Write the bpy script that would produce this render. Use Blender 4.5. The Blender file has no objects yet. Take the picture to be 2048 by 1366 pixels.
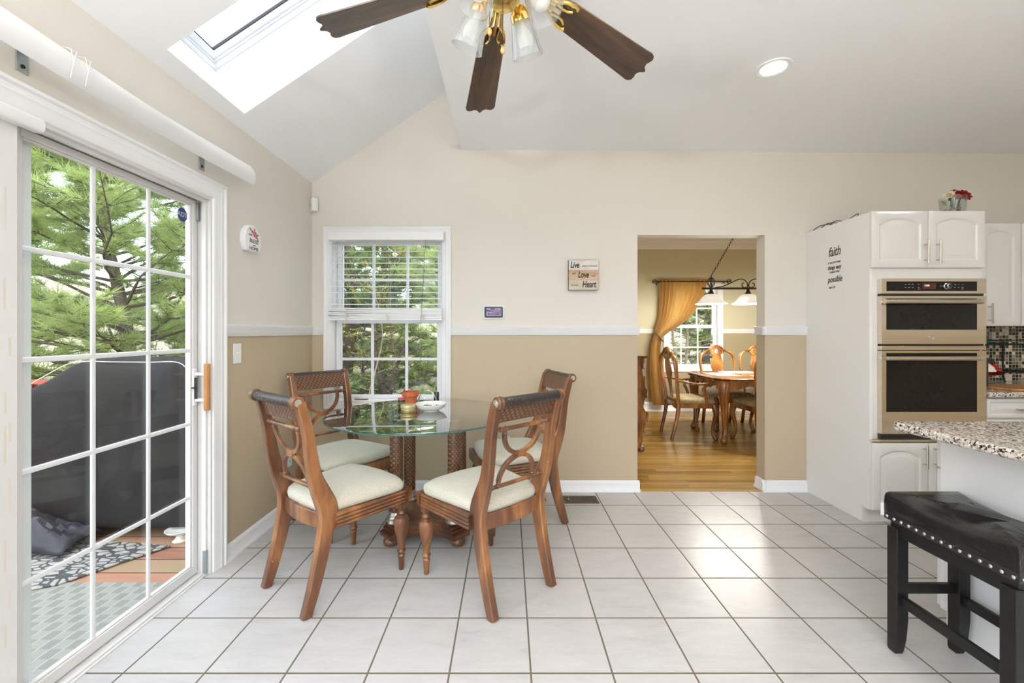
import bpy, bmesh, math, random
from mathutils import Vector, Matrix
PI = math.pi
col = bpy.context.scene.collection
scene = bpy.context.scene

# ------------------------------------------------------------------ camera model
F = 846.0; CX = 1015.5; CY = 663.0; H = 1.28
def P(px, py, Y):
    return Vector(((px-CX)/F*Y, Y, H-(py-CY)/F*Y))

# ------------------------------------------------------------------ materials
def nmat(name):
    m = bpy.data.materials.new(name); m.use_nodes = True
    nt = m.node_tree; nt.nodes.clear()
    out = nt.nodes.new('ShaderNodeOutputMaterial')
    b = nt.nodes.new('ShaderNodeBsdfPrincipled')
    nt.links.new(b.outputs[0], out.inputs[0])
    return m, nt, b, out
def sr(r, g, b):
    f = lambda c: (c/255/12.92) if c/255 <= .04045 else ((c/255+.055)/1.055)**2.4
    return (f(r), f(g), f(b), 1)
def N(nt, t, **kw):
    n = nt.nodes.new(t)
    for k, v in kw.items():
        if k.startswith('i_'):
            key = k[2:]; key = int(key) if key.isdigit() else key.replace('_', ' ')
            n.inputs[key].default_value = v
        else: setattr(n, k, v)
    return n
def coords(nt, scale=(1,1,1), rot=(0,0,0), loc=(0,0,0), kind='Object'):
    tc = N(nt, 'ShaderNodeTexCoord'); mp = N(nt, 'ShaderNodeMapping')
    mp.inputs['Scale'].default_value = scale; mp.inputs['Rotation'].default_value = rot; mp.inputs['Location'].default_value = loc
    nt.links.new(tc.outputs[kind], mp.inputs[0]); return mp.outputs[0]
def ramp(nt, fac, stops):
    r = N(nt, 'ShaderNodeValToRGB'); el = r.color_ramp.elements
    while len(el) > 1: el.remove(el[-1])
    el[0].position = stops[0][0]; el[0].color = stops[0][1]
    for p, c in stops[1:]:
        e = el.new(p); e.color = c
    nt.links.new(fac, r.inputs[0]); return r.outputs[0]
def bump(nt, b, h, strength=.2, dist=.002):
    n = N(nt, 'ShaderNodeBump'); n.inputs['Strength'].default_value = strength; n.inputs['Distance'].default_value = dist
    nt.links.new(h, n.inputs['Height']); nt.links.new(n.outputs[0], b.inputs['Normal'])
def mathn(nt, op, a, b=None, c=None):
    n = N(nt, 'ShaderNodeMath', operation=op)
    for i, v in enumerate((a, b, c)):
        if v is None: continue
        if isinstance(v, (int, float)): n.inputs[i].default_value = v
        else: nt.links.new(v, n.inputs[i])
    return n.outputs[0]
def mix(nt, fac, a, b):
    n = N(nt, 'ShaderNodeMix', data_type='RGBA')
    if isinstance(fac, (int, float)): n.inputs[0].default_value = fac
    else: nt.links.new(fac, n.inputs[0])
    for i, v in ((6, a), (7, b)):
        if isinstance(v, tuple): n.inputs[i].default_value = v
        else: nt.links.new(v, n.inputs[i])
    return n.outputs[2]

def plain(name, c, rough=.5, metal=0, var=.05, scale=20, bmp=0, coat=0, spec=.5, stretch=(1,1,1), bscale=None):
    m, nt, b, out = nmat(name)
    v = coords(nt, stretch)
    n = N(nt, 'ShaderNodeTexNoise', i_Scale=scale, i_Detail=4.0); nt.links.new(v, n.inputs['Vector'])
    lo = tuple(max(0, x*(1-var)) for x in c[:3])+(1,); hi = tuple(min(1, x*(1+var)) for x in c[:3])+(1,)
    nt.links.new(ramp(nt, n.outputs[0], [(.3, lo), (.7, hi)]), b.inputs['Base Color'])
    b.inputs['Roughness'].default_value = rough; b.inputs['Metallic'].default_value = metal
    b.inputs['Coat Weight'].default_value = coat; b.inputs['Coat Roughness'].default_value = .12
    b.inputs['Specular IOR Level'].default_value = spec
    if bmp:
        if bscale:
            n = N(nt, 'ShaderNodeTexNoise', i_Scale=bscale, i_Detail=3.0); nt.links.new(v, n.inputs['Vector'])
        bump(nt, b, n.outputs[0], bmp)
    return m
def wood(name, dark, mid, light, scale=6, stretch=(1,1,.12), rough=.32, coat=.3, wear=0):
    m, nt, b, out = nmat(name)
    v = coords(nt, stretch)
    n = N(nt, 'ShaderNodeTexNoise', i_Scale=scale, i_Detail=6.0, i_Distortion=1.2); nt.links.new(v, n.inputs['Vector'])
    n2 = N(nt, 'ShaderNodeTexNoise', i_Scale=scale*9, i_Detail=3.0); nt.links.new(v, n2.inputs['Vector'])
    f = mathn(nt, 'ADD', mathn(nt, 'MULTIPLY', n.outputs[0], .8), mathn(nt, 'MULTIPLY', n2.outputs[0], .2))
    c = ramp(nt, f, [(.33, dark), (.5, mid), (.66, light)])
    if wear:
        n3 = N(nt, 'ShaderNodeTexNoise', i_Scale=38.0, i_Detail=2.0); nt.links.new(coords(nt), n3.inputs['Vector'])
        k = mathn(nt, 'GREATER_THAN', n3.outputs[0], wear)
        c = mix(nt, k, c, sr(205, 190, 165))
    nt.links.new(c, b.inputs['Base Color'])
    b.inputs['Roughness'].default_value = rough; b.inputs['Coat Weight'].default_value = coat; b.inputs['Coat Roughness'].default_value = .2
    bump(nt, b, n2.outputs[0], .06)
    return m
def glassy(name, tint=(1,1,1,1), ior=1.45, refl=1.0, dirt=0, rough=.0):
    m = bpy.data.materials.new(name); m.use_nodes = True; nt = m.node_tree; nt.nodes.clear()
    out = N(nt, 'ShaderNodeOutputMaterial'); tr = N(nt, 'ShaderNodeBsdfTransparent'); gl = N(nt, 'ShaderNodeBsdfGlossy')
    tr.inputs[0].default_value = tint; gl.inputs['Roughness'].default_value = rough
    fr = N(nt, 'ShaderNodeFresnel'); ge = N(nt, 'ShaderNodeNewGeometry')
    nt.links.new(mathn(nt, 'ADD', ior, mathn(nt, 'MULTIPLY', ge.outputs['Backfacing'], 1/ior-ior)), fr.inputs[0])
    mx = N(nt, 'ShaderNodeMixShader'); nt.links.new(mathn(nt, 'MULTIPLY', fr.outputs[0], refl), mx.inputs[0])
    nt.links.new(tr.outputs[0], mx.inputs[1]); nt.links.new(gl.outputs[0], mx.inputs[2])
    last = mx.outputs[0]
    if dirt:
        df = N(nt, 'ShaderNodeBsdfDiffuse'); df.inputs[0].default_value = (.8,.85,.9,1)
        n = N(nt, 'ShaderNodeTexNoise', i_Scale=3.0, i_Detail=5.0); nt.links.new(coords(nt, (1,1,.25)), n.inputs['Vector'])
        r = ramp(nt, n.outputs[0], [(.35, (0,0,0,1)), (.75, (dirt,dirt,dirt,1))])
        m2 = N(nt, 'ShaderNodeMixShader'); nt.links.new(r, m2.inputs[0]); nt.links.new(last, m2.inputs[1]); nt.links.new(df.outputs[0], m2.inputs[2]); last = m2.outputs[0]
    nt.links.new(last, out.inputs[0]); return m
def emit(name, c, s):
    m = bpy.data.materials.new(name); m.use_nodes = True; nt = m.node_tree; nt.nodes.clear()
    out = N(nt, 'ShaderNodeOutputMaterial'); e = N(nt, 'ShaderNodeEmission'); e.inputs[0].default_value = c; e.inputs[1].default_value = s
    nt.links.new(e.outputs[0], out.inputs[0]); return m

M = {}
M['white'] = plain('white_gloss_paint', sr(238,239,240), .35, var=.015, scale=3)
M['vinyl'] = plain('off_white_vinyl', sr(222,221,219), .4, var=.04, scale=5, stretch=(1,1,.3))
M['vinyl2'] = plain('white_vinyl', sr(236,238,240), .35, var=.03, scale=5)
M['ceil'] = plain('ceiling_paint', sr(243,245,247), .85, var=.012, scale=2, bmp=.05, bscale=250)
M['cab'] = plain('white_cabinet_foil', sr(222,220,216), .22, var=.012, scale=2, coat=.3)
M['cabside'] = plain('white_side_panel', sr(232,231,228), .5, var=.015, scale=2)
M['tape'] = plain('old_tape_residue', sr(216,208,190), .7)
M['steel'] = plain('brushed_steel', (.70,.62,.51,1), .17, 1, var=.08, scale=30, stretch=(.05,1,8))
M['steelh'] = plain('satin_nickel', (.58,.54,.48,1), .25, 1, var=.03)
M['chrome'] = plain('chrome', (.75,.75,.75,1), .12, 1, var=.02)
M['galv'] = plain('galvanised_metal', (.42,.46,.48,1), .4, .9, var=.15)
M['silver'] = plain('aged_silver_leaf', (.55,.53,.47,1), .32, .9, var=.3, scale=40)
M['brass'] = plain('polished_brass', (.85,.62,.22,1), .12, 1, var=.04)
M['abrass'] = plain('antique_brass', (.62,.47,.22,1), .25, 1, var=.1)
M['blackglass'] = plain('black_oven_glass', (.010,.008,.007,1), .05, var=.1, spec=.22)
M['blackp'] = plain('black_plastic', (.015,.015,.015,1), .35, var=.1)
M['iron'] = plain('black_iron', (.02,.018,.016,1), .4, .3, var=.2)
M['red'] = plain('red_enamel', sr(190,25,28), .25, var=.1)
M['pink'] = plain('pink_ceramic', sr(200,110,135), .3)
M['teal'] = plain('teal_ceramic', sr(30,135,130), .3)
M['cream'] = plain('cream_ceramic', sr(240,232,212), .3, var=.03)
M['porc'] = plain('white_porcelain', sr(238,236,232), .18, var=.01, coat=.3)
M['terra'] = plain('terracotta', sr(190,100,62), .8, var=.15, scale=15, bmp=.1)
M['soil'] = plain('potting_soil', sr(60,45,32), .9, var=.4, scale=60, bmp=.5)
M['leaf'] = plain('houseplant_leaf', sr(52,82,40), .5, var=.2)
M['herb'] = plain('dried_herb', sr(120,125,90), .8, var=.4, scale=80)
M['chairwood'] = wood('carved_chair_wood', sr(56,33,20), sr(108,67,38), sr(156,106,60), 5, (1,1,.25), .33, .35, wear=.77)
M['darkchair'] = wood('dark_chair_wood', sr(52,28,17), sr(88,48,28), sr(118,70,40), 6, (1,1,.3), .3, .4)
M['dinewood'] = wood('cherry_dining_wood', sr(72,42,18), sr(126,78,36), sr(172,118,58), 6, (1,1,.3), .22, .5)
M['goldwood'] = wood('golden_dining_wood', sr(128,74,24), sr(172,112,44), sr(200,142,66), 6, (1,1,.3), .22, .5)
M['blade'] = wood('walnut_blade', sr(34,23,16), sr(72,51,34), sr(112,82,54), 9, (.16,1.6,1), .4, .7)
M['handlewood'] = wood('oak_handle', sr(140,90,45), sr(172,118,66), sr(200,150,95), 8, (1,1,.2), .4, .2)
M['lightwood'] = plain('shelf_edge_wood', sr(205,180,130), .5, var=.1)
M['bead'] = plain('wooden_bead', sr(222,168,105), .3, var=.1, coat=.5)

def fabric():
    m, nt, b, out = nmat('sage_boucle')
    v = coords(nt)
    n = N(nt, 'ShaderNodeTexNoise', i_Scale=140.0, i_Detail=4.0); nt.links.new(v, n.inputs['Vector'])
    n2 = N(nt, 'ShaderNodeTexNoise', i_Scale=7.0); nt.links.new(v, n2.inputs['Vector'])
    c = mix(nt, n2.outputs[0], ramp(nt, n.outputs[0], [(.3, sr(172,168,146)), (.65, sr(200,196,180))]), sr(198,193,177))
    nt.links.new(c, b.inputs['Base Color']); b.inputs['Roughness'].default_value = .95
    b.inputs['Sheen Weight'].default_value = .3; bump(nt, b, n.outputs[0], .6, .003); return m
M['fabric'] = fabric()
M['damask'] = plain('gold_damask', sr(160,142,104), .6, var=.35, scale=26)
def woven(name, a, c2, s=70):
    m, nt, b, out = nmat(name)
    v = coords(nt)
    w1 = N(nt, 'ShaderNodeTexWave', wave_type='BANDS', bands_direction='DIAGONAL', i_Scale=s*.32, i_Distortion=0.6); nt.links.new(v, w1.inputs['Vector'])
    v2 = coords(nt, (1,1,-1))
    w2 = N(nt, 'ShaderNodeTexWave', wave_type='BANDS', bands_direction='DIAGONAL', i_Scale=s*.32, i_Distortion=0.6); nt.links.new(v2, w2.inputs['Vector'])
    f = mathn(nt, 'MULTIPLY', w1.outputs[1], w2.outputs[1])
    n = N(nt, 'ShaderNodeTexNoise', i_Scale=9.0); nt.links.new(v, n.inputs['Vector'])
    c = mix(nt, n.outputs[0], ramp(nt, f, [(.1, a), (.7, c2)]), a)
    nt.links.new(c, b.inputs['Base Color']); b.inputs['Roughness'].default_value = .4; b.inputs['Coat Weight'].default_value = .25
    bump(nt, b, f, .7, .003); return m
M['woven'] = woven('woven_leather_brown', sr(76,48,30), sr(164,116,70))
M['wovendark'] = woven('woven_leather_dark', sr(36,28,25), sr(74,60,52), 110)
def leather():
    m, nt, b, out = nmat('black_leather')
    v = coords(nt)
    n = N(nt, 'ShaderNodeTexNoise', i_Scale=9.0, i_Detail=3.0, i_Distortion=1.5); nt.links.new(coords(nt, (1,.35,1)), n.inputs['Vector'])
    vo = N(nt, 'ShaderNodeTexVoronoi', i_Scale=260.0); nt.links.new(v, vo.inputs['Vector'])
    nt.links.new(ramp(nt, n.outputs[0], [(.3,(.006,.006,.006,1)),(.7,(.014,.013,.013,1))]), b.inputs['Base Color'])
    b.inputs['Roughness'].default_value = .26; b.inputs['Specular IOR Level'].default_value = .4
    h = mathn(nt, 'ADD', mathn(nt, 'MULTIPLY', n.outputs[0], 3.0), mathn(nt, 'MULTIPLY', vo.outputs[0], .12)); bump(nt, b, h, .5, .008); return m
M['leather'] = leather()
M['blackwood'] = plain('black_painted_wood', (.008,.0075,.007,1), .35, var=.3, scale=30, spec=.28)

def wallpaint(name, up, lo, zsplit):
    m, nt, b, out = nmat(name)
    v = coords(nt); s = N(nt, 'ShaderNodeSeparateXYZ'); nt.links.new(v, s.inputs[0])
    k = mathn(nt, 'GREATER_THAN', s.outputs[2], zsplit)
    c = mix(nt, k, lo, up)
    n = N(nt, 'ShaderNodeTexNoise', i_Scale=1.7, i_Detail=5.0); nt.links.new(v, n.inputs['Vector'])
    c2 = mix(nt, ramp(nt, n.outputs[0], [(.35,(.0,.0,.0,1)),(.75,(.10,.10,.10,1))]), c, sr(196,184,162))
    nt.links.new(c2, b.inputs['Base Color']); b.inputs['Roughness'].default_value = .6; b.inputs['Specular IOR Level'].default_value = .35
    nb = N(nt, 'ShaderNodeTexNoise', i_Scale=220.0); nt.links.new(v, nb.inputs['Vector']); bump(nt, b, nb.outputs[0], .08)
    return m
M['wall'] = wallpaint('two_tone_wall_paint', sr(224,219,210), sr(187,171,145), H)
M['dwall'] = wallpaint('dining_wall_paint', sr(200,194,164), sr(170,158,126), H)

TILE = .3056
def tiles():
    m, nt, b, out = nmat('ceramic_floor_tile')
    v = coords(nt); s = N(nt, 'ShaderNodeSeparateXYZ'); nt.links.new(v, s.inputs[0])
    def line(axis, off):
        a = mathn(nt, 'DIVIDE', mathn(nt, 'SUBTRACT', s.outputs[axis], off), TILE)
        fr = mathn(nt, 'FRACT', mathn(nt, 'ADD', a, 100.5))
        d = mathn(nt, 'MULTIPLY', mathn(nt, 'ABSOLUTE', mathn(nt, 'SUBTRACT', fr, .5)), TILE)
        return mathn(nt, 'LESS_THAN', d, .0036), mathn(nt, 'FLOOR', mathn(nt, 'ADD', a, 100)), d
    gx, ix, dx = line(0, .0867); gy, iy, dy = line(1, 1.890)
    g = mathn(nt, 'MAXIMUM', gx, gy)
    cmb = N(nt, 'ShaderNodeCombineXYZ'); nt.links.new(ix, cmb.inputs[0]); nt.links.new(iy, cmb.inputs[1])
    wn = N(nt, 'ShaderNodeTexWhiteNoise', noise_dimensions='3D'); nt.links.new(cmb.outputs[0], wn.inputs['Vector'])
    n1 = N(nt, 'ShaderNodeTexNoise', i_Scale=5.0, i_Detail=8.0, i_Roughness=.75, i_Distortion=.4)
    off = N(nt, 'ShaderNodeVectorMath', operation='MULTIPLY_ADD'); nt.links.new(wn.outputs[1], off.inputs[0]); off.inputs[1].default_value = (9,9,9); nt.links.new(coords(nt, (1,3.5,1)), off.inputs[2])
    nt.links.new(off.outputs[0], n1.inputs['Vector'])
    base = ramp(nt, n1.outputs[0], [(.25, sr(160,158,155)), (.42, sr(180,178,176)), (.6, sr(189,187,185)), (.8, sr(195,194,193))])
    tint = mix(nt, mathn(nt, 'MULTIPLY', wn.outputs[0], .35), base, sr(192,187,182))
    nt.links.new(mix(nt, g, tint, sr(96,86,72)), b.inputs['Base Color'])
    rr = mathn(nt, 'ADD', mathn(nt, 'MULTIPLY', g, .5), mathn(nt, 'ADD', .22, mathn(nt, 'MULTIPLY', n1.outputs[0], .22)))
    nt.links.new(rr, b.inputs['Roughness'])
    e = mathn(nt, 'MINIMUM', mathn(nt, 'MULTIPLY', mathn(nt, 'MINIMUM', dx, dy), 120.0), 1.0)
    h = mathn(nt, 'ADD', e, mathn(nt, 'MULTIPLY', n1.outputs[0], .15)); bump(nt, b, h, .35, .002)
    return m
M['tile'] = tiles()
def planks(name, axis, width, length, cols, rough=.3, gapc=sr(60,40,18), gap=.0012):
    m, nt, b, out = nmat(name)
    v = coords(nt); s = N(nt, 'ShaderNodeSeparateXYZ'); nt.links.new(v, s.inputs[0])
    a = s.outputs[1-axis]; l = s.outputs[axis]
    row = mathn(nt, 'DIVIDE', a, width); fr = mathn(nt, 'FRACT', mathn(nt, 'ADD', row, 200.0)); ri = mathn(nt, 'FLOOR', mathn(nt, 'ADD', row, 200.0))
    wn = N(nt, 'ShaderNodeTexWhiteNoise', noise_dimensions='1D'); nt.links.new(ri, wn.inputs['W'])
    ls = mathn(nt, 'ADD', mathn(nt, 'DIVIDE', l, length), mathn(nt, 'ADD', wn.outputs[0], 50.0))
    li = mathn(nt, 'FLOOR', ls); lf = mathn(nt, 'FRACT', ls)
    cmb = N(nt, 'ShaderNodeCombineXYZ'); nt.links.new(ri, cmb.inputs[0]); nt.links.new(li, cmb.inputs[1])
    w2 = N(nt, 'ShaderNodeTexWhiteNoise', noise_dimensions='3D'); nt.links.new(cmb.outputs[0], w2.inputs['Vector'])
    sc = (1.2, 26, 1) if axis == 0 else (26, 1.2, 1)
    n = N(nt, 'ShaderNodeTexNoise', i_Scale=2.2, i_Detail=5.0, i_Distortion=.6)
    off = N(nt, 'ShaderNodeVectorMath', operation='MULTIPLY_ADD'); nt.links.new(w2.outputs[1], off.inputs[0]); off.inputs[1].default_value = (9,9,9); nt.links.new(coords(nt, sc), off.inputs[2])
    nt.links.new(off.outputs[0], n.inputs['Vector'])
    f = mathn(nt, 'ADD', mathn(nt, 'MULTIPLY', n.outputs[0], .6), mathn(nt, 'MULTIPLY', w2.outputs[0], .4))
    c = ramp(nt, f, [(.2, cols[0]), (.5, cols[1]), (.8, cols[2])])
    g = mathn(nt, 'MAXIMUM', mathn(nt, 'LESS_THAN', fr, gap/width*2), mathn(nt, 'LESS_THAN', lf, .0015/length))
    nt.links.new(mix(nt, g, c, gapc), b.inputs['Base Color']); b.inputs['Roughness'].default_value = rough
    bump(nt, b, n.outputs[0], .05); return m
M['oak'] = planks('oak_strip_floor', 0, .057, 1.1, (sr(126,92,38), sr(164,126,58), sr(190,152,82)), .24)
M['deck'] = planks('red_stained_deck', 0, .14, 3.0, (sr(130,84,64), sr(168,116,90), sr(146,134,100)), .7, sr(50,38,30), .004)
def granite():
    m, nt, b, out = nmat('speckled_granite')
    v = coords(nt)
    vo = N(nt, 'ShaderNodeTexVoronoi', i_Scale=150.0, i_Randomness=1.0); nt.links.new(v, vo.inputs['Vector'])
    s = N(nt, 'ShaderNodeSeparateColor'); nt.links.new(vo.outputs['Color'], s.inputs[0])
    n = N(nt, 'ShaderNodeTexNoise', i_Scale=45.0, i_Detail=4.0); nt.links.new(v, n.inputs['Vector'])
    f = mathn(nt, 'ADD', mathn(nt, 'MULTIPLY', s.outputs[0], .6), mathn(nt, 'MULTIPLY', n.outputs[0], .4))
    c = ramp(nt, f, [(.26, sr(30,28,28)), (.34, sr(120,112,106)), (.42, sr(196,186,176)), (.6, sr(226,219,210)), (.74, sr(180,164,150))])
    nt.links.new(c, b.inputs['Base Color']); b.inputs['Roughness'].default_value = .12; return m
M['granite'] = granite()
def mosaic():
    m, nt, b, out = nmat('glass_mosaic')
    v = coords(nt); s = N(nt, 'ShaderNodeSeparateXYZ'); nt.links.new(v, s.inputs[0])
    g = []; idx = []
    for a in (0, 2):
        q = mathn(nt, 'ADD', mathn(nt, 'DIVIDE', s.outputs[a], .026), 300.0)
        g.append(mathn(nt, 'LESS_THAN', mathn(nt, 'FRACT', q), .12)); idx.append(mathn(nt, 'FLOOR', q))
    cmb = N(nt, 'ShaderNodeCombineXYZ'); nt.links.new(idx[0], cmb.inputs[0]); nt.links.new(idx[1], cmb.inputs[1])
    w = N(nt, 'ShaderNodeTexWhiteNoise', noise_dimensions='3D'); nt.links.new(cmb.outputs[0], w.inputs['Vector'])
    r = ramp(nt, w.outputs[0], [(0, sr(30,28,26)), (.3, sr(34,48,44)), (.45, sr(80,72,56)), (.65, sr(150,140,115)), (.85, sr(225,214,190))])
    nt.links.new(mix(nt, mathn(nt, 'MAXIMUM', *g), r, sr(205,198,182)), b.inputs['Base Color']); b.inputs['Roughness'].default_value = .15; return m
M['mosaic'] = mosaic()
M['pane'] = glassy('window_glass', (.97,.985,.98,1), 1.42, .55, dirt=.018)
M['pane_clean'] = glassy('skylight_glass', (.98,.99,1,1), 1.42, .6)
M['tableglass'] = glassy('tempered_table_glass', (.90,.965,.95,1), 1.62, 2.3)
M['tableedge'] = plain('green_glass_edge', sr(40,92,88), .12, var=.1, coat=.6)
M['shadeglass'] = glassy('ribbed_clear_glass', (.955,.965,.965,1), 1.5, 1.7, dirt=.22)
M['jarglass'] = glassy('jar_glass', (.9,.93,.92,1), 1.5, 1.0)
M['frost'] = None
def frosted():
    m, nt, b, out = nmat('alabaster_glass')
    b.inputs['Base Color'].default_value = sr(244,242,236); b.inputs['Roughness'].default_value = .35
    b.inputs['Emission Color'].default_value = (1,.95,.86,1); b.inputs['Emission Strength'].default_value = .35
    n = N(nt, 'ShaderNodeTexNoise', i_Scale=14.0, i_Detail=3.0, i_Distortion=2.0); nt.links.new(coords(nt), n.inputs['Vector'])
    nt.links.new(ramp(nt, n.outputs[0], [(.3, sr(224,220,210)), (.7, sr(248,247,243))]), b.inputs['Base Color']); return m
M['frost'] = frosted()
M['bulb'] = emit('lit_bulb', (1,.93,.82,1), 9)
M['bulboff'] = plain('frosted_bulb', sr(244,244,242), .4, var=.01)
M['canlight'] = emit('lit_downlight', (1,.95,.87,1), 14)
def curtainmat():
    m, nt, b, out = nmat('gold_curtain')
    v = coords(nt, (1,1,.15)); n = N(nt, 'ShaderNodeTexNoise', i_Scale=20.0, i_Detail=4.0); nt.links.new(v, n.inputs['Vector'])
    nt.links.new(ramp(nt, n.outputs[0], [(.3, sr(212,174,96)), (.7, sr(238,206,136))]), b.inputs['Base Color'])
    b.inputs['Roughness'].default_value = .5; b.inputs['Sheen Weight'].default_value = .4
    tl = N(nt, 'ShaderNodeBsdfTranslucent'); tl.inputs[0].default_value = sr(236,204,128)
    mx = N(nt, 'ShaderNodeMixShader'); mx.inputs[0].default_value = .5
    nt.links.new(b.outputs[0], mx.inputs[1]); nt.links.new(tl.outputs[0], mx.inputs[2]); nt.links.new(mx.outputs[0], out.inputs[0]); return m
M['curtain'] = curtainmat()
M['cover'] = plain('charcoal_grill_cover', sr(36,34,33), .7, var=.3, scale=4, spec=.15, bmp=.7, bscale=9)
M['tarp'] = plain('shiny_grey_tarp', sr(56,55,60), .38, spec=.25, var=.2, scale=8, bmp=.3, bscale=12)
M['piping'] = plain('pale_piping', sr(190,186,178), .7)
def coblemat():
    m, nt, b, out = nmat('rubber_cobble_mat')
    v = coords(nt, (1,1.7,1)); vo = N(nt, 'ShaderNodeTexVoronoi', feature='DISTANCE_TO_EDGE', i_Scale=15.0); nt.links.new(v, vo.inputs['Vector'])
    n = N(nt, 'ShaderNodeTexNoise', i_Scale=12.0); nt.links.new(v, n.inputs['Vector'])
    c = mix(nt, n.outputs[0], sr(140,136,130), sr(176,170,158))
    k = mathn(nt, 'LESS_THAN', vo.outputs[0], .10)
    nt.links.new(mix(nt, k, c, sr(66,66,68)), b.inputs['Base Color']); b.inputs['Roughness'].default_value = .8; bump(nt, b, vo.outputs[0], .6, .01); return m
M['cobble'] = coblemat()
def rugmat():
    m, nt, b, out = nmat('outdoor_rug_weave')
    v = coords(nt); s = N(nt, 'ShaderNodeSeparateXYZ'); nt.links.new(v, s.inputs[0])
    x = mathn(nt, 'ADD', mathn(nt, 'DIVIDE', s.outputs[0], .055), 400.0); y = mathn(nt, 'ADD', mathn(nt, 'DIVIDE', s.outputs[1], .055), 400.0)
    fx = mathn(nt, 'FRACT', x); chk = mathn(nt, 'MODULO', mathn(nt, 'ADD', mathn(nt, 'FLOOR', x), mathn(nt, 'FLOOR', y)), 2.0)
    st = mathn(nt, 'GREATER_THAN', mathn(nt, 'FRACT', mathn(nt, 'MULTIPLY', x, 4.0)), .5)
    c = mix(nt, mathn(nt, 'MULTIPLY', chk, mathn(nt, 'ADD', .4, mathn(nt, 'MULTIPLY', st, .6))), sr(140,138,128), sr(116,115,108))
    c = mix(nt, mathn(nt, 'LESS_THAN', fx, .14), c, sr(156,154,143))
    nt.links.new(c, b.inputs['Base Color']); b.inputs['Roughness'].default_value = .9; return m
M['rug'] = rugmat()
M['redrail'] = plain('red_stained_rail', sr(160,76,62), .6, var=.15, scale=10)
M['bark'] = plain('tree_bark', sr(84,72,62), .9, var=.35, scale=14, bmp=.6, stretch=(1,1,.3))
M['barkpale'] = plain('pale_bark', sr(150,134,116), .9, var=.25, scale=14, bmp=.4)
def needle(name, a, b_):
    m, nt, b, out = nmat(name)
    n = N(nt, 'ShaderNodeTexNoise', i_Scale=1.6, i_Detail=3.0); nt.links.new(coords(nt), n.inputs['Vector'])
    nt.links.new(ramp(nt, n.outputs[0], [(.35, a), (.65, b_)]), b.inputs['Base Color']); b.inputs['Roughness'].default_value = .6
    tl = N(nt, 'ShaderNodeBsdfTranslucent'); tl.inputs[0].default_value = b_
    mx = N(nt, 'ShaderNodeMixShader'); mx.inputs[0].default_value = .4
    nt.links.new(b.outputs[0], mx.inputs[1]); nt.links.new(tl.outputs[0], mx.inputs[2]); nt.links.new(mx.outputs[0], out.inputs[0]); return m
M['needle'] = needle('pine_needles', sr(128,150,92), sr(184,198,124))
M['needle2'] = needle('dark_evergreen_needles', sr(96,120,76), sr(146,168,104))
M['budleaf'] = needle('spring_buds', sr(150,150,70), sr(190,180,90))
M['field'] = plain('dry_field', sr(150,138,112), .95, var=.2, scale=.6)
M['lawn'] = plain('rough_lawn', sr(150,160,100), .95, var=.35, scale=3)

# ------------------------------------------------------------------ mesh helpers
def obj(name, bm, m, parent=None, origin=(0,0,0), smooth=True, bevel=0, seg=2, sub=0, ang=35):
    o3 = Vector(origin)
    if o3.length: bmesh.ops.translate(bm, verts=bm.verts, vec=-o3)
    bmesh.ops.recalc_face_normals(bm, faces=bm.faces)
    me = bpy.data.meshes.new(name); bm.to_mesh(me); bm.free()
    for mm in (m if isinstance(m, list) else [m]): me.materials.append(mm)
    if smooth:
        for p in me.polygons: p.use_smooth = True
        me.set_sharp_from_angle(angle=math.radians(ang))
    o = bpy.data.objects.new(name, me); col.objects.link(o); o.location = origin
    if parent is not None: o.parent = parent
    if bevel:
        md = o.modifiers.new('b', 'BEVEL'); md.width = bevel; md.segments = seg; md.limit_method = 'ANGLE'; md.angle_limit = math.radians(40)
    if sub:
        md = o.modifiers.new('s', 'SUBSURF'); md.levels = sub; md.render_levels = sub
    return o
def tag(o, label, cat=None, group=None, kind=None):
    if label: o['label'] = label
    if cat: o['category'] = cat
    if group: o['group'] = group
    if kind: o['kind'] = kind
    return o
def thing(name, label, cat, loc=(0,0,0), rotz=0, group=None, kind=None):
    o = bpy.data.objects.new(name, None); col.objects.link(o); o.location = loc; o.rotation_euler = (0,0,rotz); o.empty_display_size = .1
    return tag(o, label, cat, group, kind)
def struct(name, bm, m, label, cat, **k):
    return tag(obj(name, bm, m, **k), label, cat, kind='structure')
def B(): return bmesh.new()
def box(bm, x0, x1, y0, y1, z0, z1, mat=0, M4=None):
    r = bmesh.ops.create_cube(bm, size=1)
    T = Matrix.Translation(((x0+x1)/2, (y0+y1)/2, (z0+z1)/2)) @ Matrix.Diagonal((abs(x1-x0), abs(y1-y0), abs(z1-z0), 1))
    if M4 is not None: T = M4 @ T
    bmesh.ops.transform(bm, matrix=T, verts=r['verts'])
    for f in {f for v in r['verts'] for f in v.link_faces}: f.material_index = mat
    return r['verts']
def bx(x0, x1, y0, y1, z0, z1):
    b = B(); box(b, x0, x1, y0, y1, z0, z1); return b
def loft(bm, loops, cap0=True, cap1=True, closed=True, mat=0):
    rows = [[bm.verts.new(p) for p in l] for l in loops]
    n = len(rows[0])
    for a, b in zip(rows, rows[1:]):
        for i in range(n if closed else n-1):
            j = (i+1) % n
            try: bm.faces.new((a[i], a[j], b[j], b[i])).material_index = mat
            except ValueError: pass
    if cap0 and closed: bm.faces.new(rows[0][::-1]).material_index = mat
    if cap1 and closed: bm.faces.new(rows[-1]).material_index = mat
    return rows
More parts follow.
